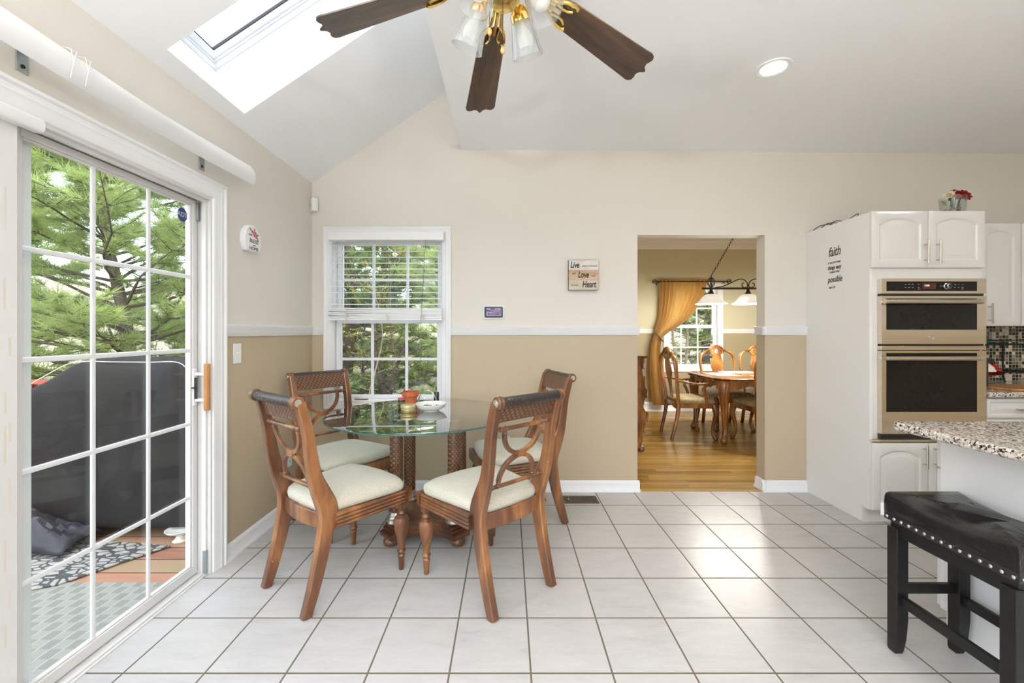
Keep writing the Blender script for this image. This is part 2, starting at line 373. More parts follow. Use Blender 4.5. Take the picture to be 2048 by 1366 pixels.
def tube(bm, pts, r, seg=8, mat=0, caps=True, flat=None):
    pts = [Vector(p) for p in pts]; n = len(pts)
    rs = r if isinstance(r, (list, tuple)) else [r]*n
    loops = []; up = None
    for i, p in enumerate(pts):
        t = (pts[min(i+1, n-1)]-pts[max(i-1, 0)])
        if t.length < 1e-9: t = Vector((0,0,1))
        t.normalize()
        if up is None:
            up = Vector((0,0,1)) if abs(t.z) < .9 else Vector((1,0,0))
        s = t.cross(up)
        if s.length < 1e-6: s = t.orthogonal()
        s.normalize(); up = s.cross(t).normalized()
        fa = flat or (1, 1)
        loops.append([p + (s*math.cos(2*PI*k/seg)*fa[0] + up*math.sin(2*PI*k/seg)*fa[1])*rs[i] for k in range(seg)])
    loft(bm, loops, caps, caps, mat=mat)
def lathe(bm, prof, seg=24, M4=None, mat=0, cap=True):
    M4 = M4 or Matrix.Identity(4)
    loops = [[M4 @ Vector((r*math.cos(2*PI*k/seg), r*math.sin(2*PI*k/seg), z)) for k in range(seg)] for r, z in [(max(r,1e-4), z) for r, z in prof]]
    loft(bm, loops, cap, cap, mat=mat)
def prism(bm, pts2, a0, a1, axis='x', mat=0, M4=None):
    def mk(u, v, a):
        p = Vector((a,u,v)) if axis == 'x' else Vector((u,a,v)) if axis == 'y' else Vector((u,v,a))
        return M4 @ p if M4 is not None else p
    loft(bm, [[mk(u,v,a0) for u,v in pts2], [mk(u,v,a1) for u,v in pts2]], mat=mat)
def catmull(pts, k=6):
    pts = [Vector(p) for p in pts]; out = []
    for i in range(len(pts)-1):
        p0 = pts[max(i-1,0)]; p1 = pts[i]; p2 = pts[i+1]; p3 = pts[min(i+2, len(pts)-1)]
        for j in range(k):
            t = j/k
            out.append(.5*((2*p1)+(-p0+p2)*t+(2*p0-5*p1+4*p2-p3)*t*t+(-p0+3*p1-3*p2+p3)*t**3))
    out.append(pts[-1]); return out
def ribbon2(center, k=6):
    """outline of a plank whose centre line is (u, v, width)"""
    c = catmull([(a,b,w) for a,b,w in center], k); L, R = [], []
    for i, p in enumerate(c):
        a = c[max(i-1,0)]; b = c[min(i+1,len(c)-1)]
        t = Vector((b.x-a.x, b.y-a.y)).normalized(); n = Vector((-t.y, t.x))
        L.append((p.x+n.x*p.z/2, p.y+n.y*p.z/2)); R.append((p.x-n.x*p.z/2, p.y-n.y*p.z/2))
    return L, R
def ribbon_solid(bm, center, x0, x1, k=6, mat=0):
    L, R = ribbon2(center, k)
    loft(bm, [[(x0,*a), (x1,*a), (x1,*b), (x0,*b)] for a, b in zip(L, R)], mat=mat)
FR = {'back': Matrix(((1,0,0),(0,0,-1),(0,1,0))), 'left': Matrix(((0,0,1),(1,0,0),(0,1,0))), 'panel': Matrix(((0,0,-1),(-1,0,0),(0,1,0)))}
def text(name, body, size, loc, frame, m, parent=None, shear=0, extrude=.0006, align='CENTER', sx=1, bold=0, rot=0):
    c = bpy.data.curves.new(name, 'FONT'); c.body = body; c.size = size; c.align_x = align; c.align_y = 'CENTER'
    c.extrude = extrude; c.shear = shear; c.offset = bold; c.materials.append(m)
    to = bpy.data.objects.new(name, c); col.objects.link(to); bpy.context.view_layer.update()
    me = bpy.data.meshes.new_from_object(to.evaluated_get(bpy.context.evaluated_depsgraph_get())); me.name = name
    bpy.data.objects.remove(to); bpy.data.curves.remove(c)
    if not me.materials: me.materials.append(m)
    o = bpy.data.objects.new(name, me); col.objects.link(o)
    R = FR[frame].to_4x4() if isinstance(frame, str) else frame
    o.matrix_local = Matrix.Translation(loc) @ R @ Matrix.Rotation(rot, 4, 'Z') @ Matrix.Diagonal((sx,1,1,1))
    if parent is not None: o.parent = parent
    return o
def copy_tree(o, loc=None, rotz=None, parent=None):
    c = o.copy(); col.objects.link(c)
    if parent is not None: c.parent = parent
    for ch in list(o.children): copy_tree(ch, parent=c)
    if loc is not None: c.location = loc
    if rotz is not None: c.rotation_euler = (0,0,rotz)
    return c


# tuned values
BL0, BDROOP, BPITCH, BR, HBZ = 29, 12, -11, .635, 2.43
CAN, SKY, SUN, EXPO, UPFILL = 6, 3.0, 2.0, 0.53, 108
# ================================================================== THE SETTING
XL = -1.569; YB = 3.39; YB2 = 3.505; CZ = 2.738; XR = 5.6; YF = -3.2
EAVE = 2.470; SL = .674
XE = -.375
# ---- floors
struct('floor', bx(XL-.02, XR, YF, YB+.012, -.05, 0), M['tile'], 'off-white square ceramic tile floor with dark grout', 'floor', smooth=False)
struct('floor_dining', bx(.95, XR, YB+.012, 6.83, -.05, 0), M['oak'], 'golden oak strip floor of the dining room', 'floor', smooth=False)
# ---- back wall with window and doorway
OX0, OX1, OZ = 1.040, 2.060, 2.053
b = B()
def wseg(x0, x1, z0, z1): box(b, x0, x1, YB, YB2, z0, z1)
WX0, WX1, WZ0, WZ1 = -1.405, -.522, .727, 2.05
prism(b, [(XL-.125, 0), (WX0, 0), (WX0, EAVE+SL*(WX0-XL)+.04), (XL-.125, EAVE-.06)], YB, YB2, 'y')
wseg(WX0, WX1, 0, WZ0)
prism(b, [(WX0, WZ1), (WX1, WZ1), (WX1, EAVE+SL*(WX1-XL)+.04), (WX0, EAVE+SL*(WX0-XL)+.04)], YB, YB2, 'y')
prism(b, [(WX1, 0), (XE+.01, 0), (XE+.01, EAVE+SL*(XE-XL)+.05), (WX1, EAVE+SL*(WX1-XL)+.04)], YB, YB2, 'y')
wseg(XE+.01, OX0, 0, CZ+.05); wseg(OX0, OX1, OZ, CZ+.05); wseg(OX1, XR, 0, CZ+.05)
struct('wall_back', b, M['wall'], 'two-tone beige back wall with doorway and window', 'wall', smooth=False)
# ---- left wall with the sliding-door hole
DY0, DY1, DZ = .30, 2.245, 1.985
b = B()
box(b, XL-.125, XL, -.15, DY0, 0, EAVE); box(b, XL-.125, XL, DY0, DY1, DZ, EAVE); box(b, XL-.125, XL, DY1, YB, 0, EAVE)
struct('wall_left', b, M['wall'], 'two-tone beige left wall around the sliding patio door', 'wall', smooth=False)
struct('wall_right', bx(XR, XR+.1, YF, YB2, 0, CZ), M['wall'], 'beige kitchen side wall', 'wall', smooth=False)
struct('light_blocker_rear', bx(.9, XR+.1, YF-.1, YF, 0, CZ), M['wall'], 'partial beige wall added unseen behind the viewer to block light', 'wall', smooth=False)  # partial wall added out of view to cut frontal light on the cabinets
# ---- ceilings
TH = math.atan(SL); U = Vector((math.cos(TH),0,math.sin(TH))); NN = Vector((-math.sin(TH),0,math.cos(TH)))
P0 = Vector((-1.497, 0, EAVE+SL*(-1.497-XL)))
SM = Matrix(((U.x,0,NN.x,P0.x),(0,1,0,0),(U.z,0,NN.z,P0.z),(0,0,0,1)))
u0 = (XL-.05+1.497)/U.x; u1 = (XE+.03+1.497)/U.x
SY0, SY1, SU1, SD = 1.857, 2.405, 1.14, .30
b = B()
for a in ((u0, u1, YF, SY0-.02), (u0, u1, SY1+.02, YB+.05), (u0, -.02, SY0-.02, SY1+.02), (SU1+.02, u1, SY0-.02, SY1+.02)):
    box(b, a[0], a[1], a[2], a[3], 0, .03, M4=SM)
struct('ceiling_vault', b, M['ceil'], 'sloped white vaulted ceiling above the patio door', 'ceiling', smooth=False)
struct('ceiling_soffit', bx(XE, XE+.02, YF, YB, CZ, 3.30), M['ceil'], 'vertical white drop between the flat ceiling and the vault', 'ceiling', smooth=False)
b = B()
v = box(b, XE, XR, YF, YB, CZ, CZ+.05)
for q in v: q.co.z -= .0078*(q.co.x-XE)
struct('ceiling', b, M['ceil'], 'flat white kitchen ceiling', 'ceiling', smooth=False)
# ---- skylight
sk = thing('window_3', 'bright white-framed skylight in the sloped vaulted ceiling', 'skylight', tuple(P0+Vector((0,2.13,0))), kind='structure')
b = B(); W = .02
box(b, -W, 0, SY0-W, SY1+W, .0, SD+.05, M4=SM); box(b, SU1, SU1+W, SY0-W, SY1+W, 0, SD+.05, M4=SM)
box(b, 0, SU1, SY0-W, SY0, .0, SD+.05, M4=SM); box(b, 0, SU1, SY1, SY1+W, .0, SD+.05, M4=SM)
obj('shaft', b, M['ceil'], sk, smooth=False).location = -(P0+Vector((0,2.13,0)))
b = B()
def ring(bm, w, n0, n1, ins=0):
    a0, a1, c0, c1 = ins, SU1-ins, SY0+ins, SY1-ins
    box(bm, a0, a0+w, c0, c1, n0, n1, M4=SM); box(bm, a1-w, a1, c0, c1, n0, n1, M4=SM)
    box(bm, a0+w, a1-w, c0, c0+w, n0, n1, M4=SM); box(bm, a0+w, a1-w, c1-w, c1, n0, n1, M4=SM)
ring(b, .022, SD-.005, SD+.05); ring(b, .012, SD+.012, SD+.05, .022); ring(b, .036, SD+.022, SD+.05, .034)
obj('frame', b, M['white'], sk, bevel=.002).location = -(P0+Vector((0,2.13,0)))
b = B(); ring(b, .005, SD+.03, SD+.045, .070)
obj('seal', b, M['blackp'], sk).location = -(P0+Vector((0,2.13,0)))
b = B(); box(b, .07, SU1-.07, SY0+.07, SY1-.07, SD+.034, SD+.040, M4=SM)
obj('pane', b, M['pane_clean'], sk, smooth=False).location = -(P0+Vector((0,2.13,0)))
# ---- rails and baseboards
RAILP = [(0,1.252),(.008,1.252),(.010,1.262),(.016,1.268),(.014,1.292),(.020,1.300),(.024,1.318),(0,1.322)]
BASEP = [(0,0),(.026,0),(.025,.010),(.019,.018),(.014,.021),(.014,.064),(.009,.078),(.004,.084),(0,.088)]
def run_back(bm, prof, x0, x1, y=YB): prism(bm, [(y-d, z) for d, z in prof], x0, x1, 'x')
def run_left(bm, prof, y0, y1, x=XL, s=1): prism(bm, [(x+s*d, z) for d, z in prof], y0, y1, 'y')
b = B(); run_back(b, RAILP, XL, -1.472); run_back(b, RAILP, -.455, OX0+.012); run_back(b, RAILP, OX1-.024, 2.392)
run_left(b, RAILP, YB-.024, YB2, OX1, -1); run_left(b, RAILP, YB-.005, YB2, OX0, 1)
struct('trim_1', b, M['white'], 'white chair rail across the back wall', 'chair rail', ang=60)
b = B(); run_left(b, RAILP, 2.335, YB)
struct('trim_2', b, M['white'], 'short white chair rail on the left wall beside the patio door', 'chair rail', ang=60)
b = B(); run_back(b, BASEP, XL, OX0+.014); run_back(b, BASEP, OX1-.026, 2.392)
run_left(b, BASEP, YB-.026, YB2, OX1, -1); run_left(b, BASEP, YB-.005, YB2, OX0, 1)
struct('baseboard_back', b, M['white'], 'white baseboard with shoe moulding along the back wall', 'baseboard', ang=60)
b = B(); run_left(b, BASEP, 2.335, YB)
struct('baseboard_left', b, M['white'], 'white baseboard along the left wall in the corner', 'baseboard', ang=60)
# ---- generic double-sash window facing -Y
def window(n, label, ox0, ox1, oz0, oz1, yw, gx0, gx1, glow, gup, mx, zlow, zup, cw=.07, thick=.115):
    t = thing('window_%d' % n, label, 'window', ((ox0+ox1)/2, yw, oz0), kind='structure')
    o = Vector(((ox0+ox1)/2, yw, oz0))
    def add(name, bm, m, par=t, **k):
        q = obj(name, bm, m, par, **k); q.location = -o if par is t else (0,0,0); return q
    b = B()   # stepped casing as mitred loops
    def rl(i, y): return [(ox0+i, y, oz0+i), (ox1-i, y, oz0+i), (ox1-i, y, oz1-i), (ox0+i, y, oz1-i)]
    loft(b, [rl(0, yw), rl(0, yw-.018), rl(.012, yw-.020), rl(.02, yw-.015), rl(cw*.55, yw-.015), rl(cw*.62, yw-.011), rl(cw, yw-.010), rl(cw, yw)], False, False)
    add('casing', b, M['white'], bevel=.0015)
    hx0, hx1, hz0, hz1 = ox0+cw-.005, ox1-cw+.005, oz0+cw-.005, oz1-cw+.005
    b = B()
    for a in ((hx0, hx0+.012, hz0, hz1), (hx1-.012, hx1, hz0, hz1)): box(b, a[0], a[1], yw, yw+thick, a[2], a[3])
    for a in ((hx0+.012, hx1-.012, hz0, hz0+.012), (hx0+.012, hx1-.012, hz1-.012, hz1)): box(b, a[0], a[1], yw, yw+thick, a[2], a[3])
    add('jamb', b, M['white'])
    for (z0, z1, y, zm) in ((glow[0], glow[1], yw+.035, zlow), (gup[0], gup[1], yw+.07, zup)):
        b = B(); sx0, sx1 = hx0+.013+(.004 if zm == zlow else 0), hx1-.013-(.004 if zm == zlow else 0)
        low = zm == zlow
        za = hz0+.013 if low else z0-.04; zb = z1+.045 if low else hz1-.013
        box(b, sx0, gx0, y, y+.032, za, zb); box(b, gx1, sx1, y, y+.032, za, zb)
        box(b, gx0, gx1, y, y+.032, za, z0); box(b, gx0, gx1, y, y+.032, z1, zb)
        box(b, gx0, gx0+.008, y+.006, y+.026, z0, z1); box(b, gx1-.008, gx1, y+.006, y+.026, z0, z1)
        sash = add('sash', b, M['vinyl2'], bevel=.002)
        b = B()
        for x in mx: box(b, x-.011, x+.011, y+.012, y+.020, z0, z1)
        box(b, gx0, gx1, y+.0125, y+.0195, zm-.011, zm+.011)
        add('muntin', b, M['vinyl2'], sash)
        add('pane', bx(gx0, gx1, y+.021, y+.024, z0, z1), M['pane'], sash, smooth=False)
    return t, add
w1, add1 = window(1, 'white framed double-hung window with raised blind on the back wall', -1.472, -.455, .659, 2.117, YB,
    -1.355, -.566, (.765, 1.345), (1.40, 1.995), (-1.10, -.822), 1.056, 1.703)
b = B(); box(b, -1.24, -1.20, YB+.005, YB+.035, .722, .736); box(b, -1.225, -1.12, YB-.002, YB+.014, .732, .740)
add1('latch', b, M['abrass'])
b = B(); box(b, -1.375, -1.36, YB+.015, YB+.034, .80, .87); add1('lock_lever', b, M['galv'])
# ---- dining room shell
struct('wall_dining_far', (lambda b: (box(b, .95, 2.575, 6.81, 6.93, 0, 2.75), box(b, 2.575, 3.39, 6.81, 6.93, 0, .70), box(b, 2.575, 3.39, 6.81, 6.93, 1.985, 2.75), box(b, 3.39, XR, 6.81, 6.93, 0, 2.75), b)[-1])(B()),
    M['dwall'], 'olive-beige far wall of the dining room', 'wall', smooth=False)
struct('wall_dining_left', bx(.85, .95, YB2, 6.93, 0, 2.75), M['dwall'], 'olive-beige left wall of the dining room', 'wall', smooth=False)
struct('wall_dining_right', bx(XR, XR+.1, YB2, 6.93, 0, 2.75), M['dwall'], 'olive-beige right wall of the dining room', 'wall', smooth=False)
struct('ceiling_dining', bx(.85, XR, YB2, 6.93, 2.72, 2.77), M['ceil'], 'white ceiling of the dining room', 'ceiling', smooth=False)
b = B(); prism(b, [(6.81, 2.60), (6.80, 2.60), (6.79, 2.62), (6.74, 2.68), (6.725, 2.685), (6.725, 2.72), (6.81, 2.72)], .95, XR, 'x')
struct('trim_3', b, M['white'], 'white crown moulding in the dining room', 'crown moulding', ang=60)
b = B(); run_back(b, RAILP, .95, 2.505, 6.81); run_back(b, RAILP, 3.46, XR, 6.81)
struct('trim_4', b, M['white'], 'white chair rail on the far dining room wall', 'chair rail', ang=60)
b = B(); run_back(b, [(d, z*1.7 if z > .03 else z) for d, z in BASEP], .95, XR, 6.81)
struct('baseboard_dining', b, M['white'], 'white baseboard on the far dining room wall', 'baseboard', ang=60)
window(2, 'white framed window behind the gold curtain in the dining room', 2.505, 3.46, .63, 2.055, 6.81,
    2.63, 3.335, (.75, 1.335), (1.39, 1.94), (2.81, 3.08), 1.024, 1.66, thick=.12)
# a threshold strip
struct('threshold', bx(OX0, OX1, YB-.004, YB+.03, -.01, .004), M['oak'], 'thin oak threshold between tile and wood floor', 'threshold', smooth=False)

# ---- sliding patio door
dr = thing('door_1', 'white sliding glass patio door with grid panes in the left wall', 'door', (XL, 1.6, 0), kind='structure')
O = Vector((XL, 1.6, 0))
def addd(name, bm, m, par=dr, **k):
    q = obj(name, bm, m, par, **k); q.location = -O if par is dr else (0,0,0); return q
b = B()
CP = [(0, 0), (.022, 0), (.024, .012), (.017, .020), (.017, .035), (.020, .040), (.015, .050), (.013, .072), (.008, .086), (0, .090)]   # out, across (from outer edge)
def dl(o, w):  # outer edge loop inset by w
    return [(XL+o, DY0-.09+w, 0), (XL+o, DY0-.09+w, 2.075-w), (XL+o, DY1+.09-w, 2.075-w), (XL+o, DY1+.09-w, 0)]
loft(b, [dl(o, w) for o, w in CP], False, False, closed=False)
addd('casing', b, M['white'], ang=25)
b = B()
for (x0, x1, e) in ((XL-.125, XL+.0, 0), (XL-.04, XL-.016, .013), (XL-.125, XL-.10, .012)):
    box(b, x0, x1, DY1-.012-e, DY1+.003, 0, DZ+.003); box(b, x0, x1, DY0-.003, DY0+.012+e, 0, DZ+.003); box(b, x0, x1, DY0+.012+e, DY1-.012-e, DZ-.012-e, DZ+.003)
addd('jamb', b, M['vinyl'], bevel=.002)
b = B(); box(b, XL-.14, XL-.012, DY0, DY1, -.03, .006); box(b, XL-.030, XL-.022, DY0, DY1-.02, .006, .014); box(b, XL-.115, XL-.105, DY0, DY1-.02, .006, .022)
addd('sill', b, M['vinyl'], bevel=.002)
def dpanel(y0, y1, xc, g0, g1, nm):
    """sash between y0..y1, glass g0..g1, centre plane xc"""
    b = B(); t = .016
    zt, zb, G1, G0 = DZ-.020, .014, 1.938, .058
    box(b, xc-t, xc+t, y0, g0, zb, zt); box(b, xc-t, xc+t, g1, y1, zb, zt)
    box(b, xc-t, xc+t, g0, g1, zb, G0); box(b, xc-t, xc+t, g0, g1, G1, zt)
    e = .012
    box(b, xc-t*.6, xc+t*.62, g0, g0+e, G0, G1); box(b, xc-t*.6, xc+t*.62, g1-e, g1, G0, G1); box(b, xc-t*.6, xc+t*.62, g0+e, g1-e, G0, G0+e*.6); box(b, xc-t*.6, xc+t*.62, g0+e, g1-e, G1-e*.6, G1)
    s = addd(nm, b, M['vinyl'], bevel=.0025)
    b = B(); st = (g1-g0)/3.0
    for k in (1, 2): tube(b, [(xc+.004, g0+st*k, G0), (xc+.004, g0+st*k, G1)], .0105, 8, flat=(1,.55))
    for k in (1, 2, 3, 4):
        z = .042+.380*k; tube(b, [(xc+.004, g0, z), (xc+.004, g1, z)], .0105, 8, flat=(.55,1))
    addd('muntin', b, M['vinyl2'], s)
    addd('pane', bx(xc-.006, xc-.002, g0, g1, G0, G1), M['pane'], s, smooth=False)
    return s
pA = dpanel(1.335, 2.225, XL-.080, 1.418, 2.195, 'sliding_panel')
pB = dpanel(.33, 1.372, XL-.036, .42, 1.285, 'fixed_panel')
b = B()
for z, l, y in ((1.60,.14,1.335),(1.35,.10,1.333),(1.20,.06,1.347),(1.02,.07,1.335),(.93,.06,1.347),(.86,.12,1.334),(.70,.11,1.346),(.52,.10,1.334),(.40,.05,1.346),(.28,.07,1.335)):
    box(b, XL-.0205, XL-.0198, y, y+.006, z, z+l)
addd('tape_residue', b, M['tape'], pB, smooth=False)
b = B(); box(b, XL-.125, XL-.105, 1.40, 1.488, .0, DZ-.01)
addd('outer_post', b, M['white'], bevel=.003)
# handle
hb = B(); hy = 2.207
prism(hb, [(XL-.012, hy-.010), (XL+.006, hy-.013), (XL+.014, hy-.004), (XL+.014, hy+.008), (XL+.004, hy+.012), (XL-.012, hy+.010)], .868, 1.112, 'z')
hd = addd('handle', hb, M['handlewood'], pA, bevel=.003)
b = B(); box(b, XL-.062, XL-.010, hy-.006, hy+.006, 1.05, 1.066); box(b, XL-.062, XL-.010, hy-.006, hy+.006, .915, .931); box(b, XL-.066, XL-.058, hy-.016, hy+.010, .895, 1.085)
addd('handle_bracket', b, M['white'], pA, bevel=.002)
b = B(); box(b, XL-.062, XL-.046, hy-.011, hy-.007, .93, 1.04); box(b, XL-.06, XL-.045, hy-.032, hy-.008, .985, .992); addd('latch', b, M['blackp'], pA)
b = B(); box(b, XL-.062, XL-.05, 2.212, 2.224, 1.86, 1.955); addd('bumper', b, M['galv'], dr)
b = B(); box(b, XL-.03, XL-.012, DY1-.03, DY1-.014, .008, .13); addd('foot_stop', b, M['galv'], dr)
# contact sensor at the top left of the door
s1 = thing('door_contact_sensor', 'small white alarm contact box on the top rail of the patio door', 'alarm sensor', (XL-.005, 1.33, 1.97))
b = B(); pr = [(-.018,-.024),(.012,-.024),(.020,-.012),(.020,.012),(.012,.022),(-.018,.022)]
prism(b, [(u, v) for u, v in pr], -.12, .095, 'y'); obj('housing', b, M['white'], s1, bevel=.004)
b = B(); box(b, .0, .014, -.02, .06, .034, .048); obj('magnet', b, M['white'], s1, bevel=.003)
# alarm sticker
st = thing('alarm_sticker', 'blue octagonal alarm sticker with pale lettering on the patio door glass', 'sticker', (XL-.0815, 2.145, 1.872))
def octo(r): return [(r*.92*math.cos(PI/8+k*PI/4), r*1.08*math.sin(PI/8+k*PI/4)) for k in range(8)]
blue = plain('sticker_blue', sr(28,52,110), .4, var=.03); rim = plain('sticker_rim', sr(120,135,170), .4); pale = plain('sticker_letters', sr(190,180,190), .5)
b = B(); prism(b, octo(.036), 0, .0006, 'x'); obj('backing', b, rim, st)
b = B(); prism(b, octo(.034), .0006, .001, 'x'); obj('face', b, blue, st)
text('lettering', 'ADT', .032, (.0012, 0, 0), 'left', pale, st, extrude=.0002, bold=.0006)

# ---- curved valance strip above the door
def vz(y):
    return 2.19 - .012*math.sin((y-1.2)*2.4)
b = B(); loops = []
n = 40
for i in range(n+1):
    y = -.25+(2.482+.25)*i/n
    tw = math.exp(-((y-1.74)/.30)**2)      # the strip rolls forward in the middle of the span
    hh = .050*(1-.30*tw); a = .42*tw; end = max(0, (y-2.40)/.08)
    row = []
    for k in range(9):
        s = -1+2*k/8
        bow = .016*(1-s*s)
        x = -1.492+bow+math.sin(a)*s*.05; z = vz(y)-.006*tw + s*hh
        yy = y - (.030*((s+1)/2)**3 if i == n else 0)
        row.append(Vector((x, yy, z)))
    loops.append(row+[q+Vector((-.0025,0,0)) for q in row[::-1]])
loft(b, loops)
vl = tag(obj('blind_valance', b, M['white'], origin=(XL+.06, 1.1, 2.19), ang=50), 'long bowed white plastic valance strip held above the patio door', 'blind valance')
for i, (y, z) in enumerate(((1.365, 2.135), (2.165, 2.125))):
    t = thing('valance_bracket', ('small zinc bracket under the valance strip near the white alarm contact box' if i == 0 else 'small zinc bracket under the valance strip above the handle side of the patio door'), 'bracket', (XL, y, z), group='valance brackets')
    b = B(); box(b, 0, .004, -.018, .018, -.02, .06); box(b, 0, .065, -.014, .014, .045, .049); obj('plate', b, M['galv'], t, bevel=.001)
    b = B(); lathe(b, [(.006,0),(.006,.003),(0,.004)], 12, Matrix.Translation((.004,0,0)) @ Matrix.Rotation(PI/2,4,'Y')); obj('screw', b, M['iron'], t)
b = B()
for y in (1.425, 1.475):
    for k in range(2): tube(b, [(-1.473, y, 2.135), (-1.466, y+.004, 2.19), (-1.474, y+.002+.02*k, 2.236), (-1.50, y, 2.24)], .0012, 5)
tag(obj('clear_tape_loop', b, M['vinyl2'], origin=(-1.47, 1.45, 2.19)), 'loops of clear cord tied round the valance strip', 'cord')
tag(obj('wall_plug', (lambda b: (lathe(b, [(.0045,0),(.0045,.003),(.0,.004)], 12, Matrix.Translation((XL, 2.18, 2.078)) @ Matrix.Rotation(PI/2,4,'Y')), b)[1])(B()), plain('dark_red_plug', sr(90,25,30), .6), origin=(XL,2.18,2.078)), 'tiny dark red wall plug left in the wall above the patio door', 'wall plug')

# ---- things on the walls
# motion sensor across the corner
ms = thing('motion_sensor', 'small white motion detector high in the corner of the room', 'motion sensor', (XL+.012, YB-.012, 2.26), rotz=-PI/4)
ms.location = (XL+.030, YB-.030, 2.285)
b = B(); prism(b, [(-.034,.02),(-.034,-.012),(-.022,-.024),(.022,-.024),(.034,-.012),(.034,.02)], -.052, .052, 'z')
obj('housing', b, M['white'], ms, bevel=.006, seg=3)
b = B(); prism(b, [(-.018,-.02),(-.018,-.026),(.018,-.026),(.018,-.02)], -.02, .022, 'z'); obj('lens', b, plain('milky_lens', sr(215,215,212), .3), ms, bevel=.002)
# oval sign on the left wall
sg = thing('home_blessing_sign', 'white oval wall plaque with roses reading BLESS our HOME', 'sign', (XL, 2.56, 1.83))
b = B(); pts = []
for k in range(40):
    a = 2*PI*k/40; z = .092*math.sin(a); z = max(z, -.066); pts.append((.083*math.cos(a)*(1 if z > -.066 else 1), z))
loft(b, [[(0, p[0], p[1]) for p in pts], [(.026, p[0], p[1]) for p in pts], [(.030, p[0]*.95, p[1]*.95) for p in pts]])
obj('plaque', b, M['white'], sg, ang=40)
ink = plain('grey_ink', sr(82,80,80), .7)
text('lettering', 'BLESS', .033, (.031, .004, -.006), 'left', ink, sg, sx=1.05)
text('lettering', 'our', .018, (.031, .006, -.028), 'left', ink, sg, shear=.4)
text('lettering', 'HOME', .031, (.031, .004, -.050), 'left', ink, sg, sx=1.05)
b = B(); b2 = B(); random.seed(3)
for (y, z, r) in ((.016,.040,.019),(-.012,.052,.010),(.028,.026,.009)):
    lathe(b, [(r,0),(r*.9,.002),(r*.3,.003)], 9, Matrix.Translation((.030,y,z)) @ Matrix.Rotation(PI/2,4,'Y'))
for (y, z, a) in ((.044,.040,.3),(.038,.022,-.6),(-.03,.062,2.4),(-.036,.030,2.9),(.010,.066,1.4),(-.02,.03,3.6),(.046,.008,-.9)):
    T = Matrix.Translation((.030,y,z)) @ Matrix.Rotation(a,4,'X')
    prism(b2, [(-.012,0),(0,.005),(.012,0),(0,-.005)], 0, .0012, 'x', M4=T)
obj('painted_roses', b, plain('rose_pink', sr(190,90,100), .6, var=.3, scale=60), sg); obj('painted_leaves', b2, plain('grey_green', sr(90,100,95), .6, var=.2), sg)
# light switch, outlets
def wallplate(label, cat, mat4, kind):
    t = bpy.data.objects.new('light_switch' if kind == 'switch' else 'outlet', None); col.objects.link(t); t.matrix_world = mat4; tag(t, label, cat)
    b = B(); box(b, -.036, .036, -.058, .058, 0, .006); obj('plate', b, M['white'], t, bevel=.003)
    if kind == 'switch':
        b = B(); box(b, -.005, .005, -.012, .012, .006, .008); box(b, -.004, .004, -.002, .008, .006, .018); obj('toggle', b, M['cream'], t, bevel=.001)
        for z in (-.03, .03): b = B(); lathe(b, [(.003,.006),(.003,.0075),(0,.008)], 10, Matrix.Translation((0,z,0))); obj('screw', b, M['cream'], t)
    else:
        for s in (-.02, .02):
            b = B(); lathe(b, [(.016,.005),(.016,.008),(0,.0081)], 20, Matrix.Translation((0,s,0))); r = obj('receptacle', b, M['cream'], t)
            b = B(); box(b, -.007, -.005, s-.004, s+.006, .008, .0086); box(b, .005, .007, s-.004, s+.006, .008, .0086); obj('slot', b, M['blackp'], r)
    return t
LM = lambda y, z: Matrix.Translation((XL, y, z)) @ FR['left'].to_4x4()
BM = lambda x, z: Matrix.Translation((x, YB, z)) @ FR['back'].to_4x4()
wallplate('white toggle switch plate on the tan wall beside the patio door', 'light switch', LM(2.448, 1.152), 'switch')
wallplate('white outlet low on the left wall, seen through the front left chair back', 'outlet', LM(3.03, .37), 'outlet')
wallplate('white outlet low on the back wall behind the right-hand kitchen chairs', 'outlet', BM(-.02, .385), 'outlet')
# smart display
dp = thing('wall_display', 'small black smart screen in a white wall mount below the wooden sign', 'display', (P(987.5, 625, YB).x, YB, P(987, 624.5, YB).z))
def rrect(w, h, r, n=5):
    pts = []
    for cx, cy, a0 in ((w-r, h-r, 0), (-w+r, h-r, PI/2), (-w+r, -h+r, PI), (w-r, -h+r, 3*PI/2)):
        for k in range(n+1): a = a0+PI/2*k/n; pts.append((cx+r*math.cos(a), cy+r*math.sin(a)))
    return pts
b = B(); prism(b, rrect(.088, .056, .02), 0, -.012, 'y'); obj('mount', b, M['white'], dp, bevel=.004)
b = B(); prism(b, rrect(.073, .043, .008), -.012, -.022, 'y'); obj('bezel', b, M['blackp'], dp, bevel=.002)
def screenmat():
    m, nt, bb, out = nmat('lit_screen'); v = coords(nt)
    n = N(nt, 'ShaderNodeTexNoise', i_Scale=22.0, i_Detail=3.0); nt.links.new(v, n.inputs['Vector'])
    c = ramp(nt, n.outputs[0], [(.35, sr(40,36,66)), (.5, sr(88,74,110)), (.62, sr(128,100,132)), (.75, sr(70,60,100))])
    nt.links.new(c, bb.inputs['Emission Color']); bb.inputs['Emission Strength'].default_value = .9; bb.inputs['Base Color'].default_value = (.01,.01,.01,1); bb.inputs['Roughness'].default_value = .2; return m
b = B(); box(b, -.061, .061, -.0235, -.022, -.031, .033); scn = obj('screen', b, screenmat(), dp, smooth=False)
ui = emit('screen_ui', (.8,.75,.85,1), .8)
b = B()
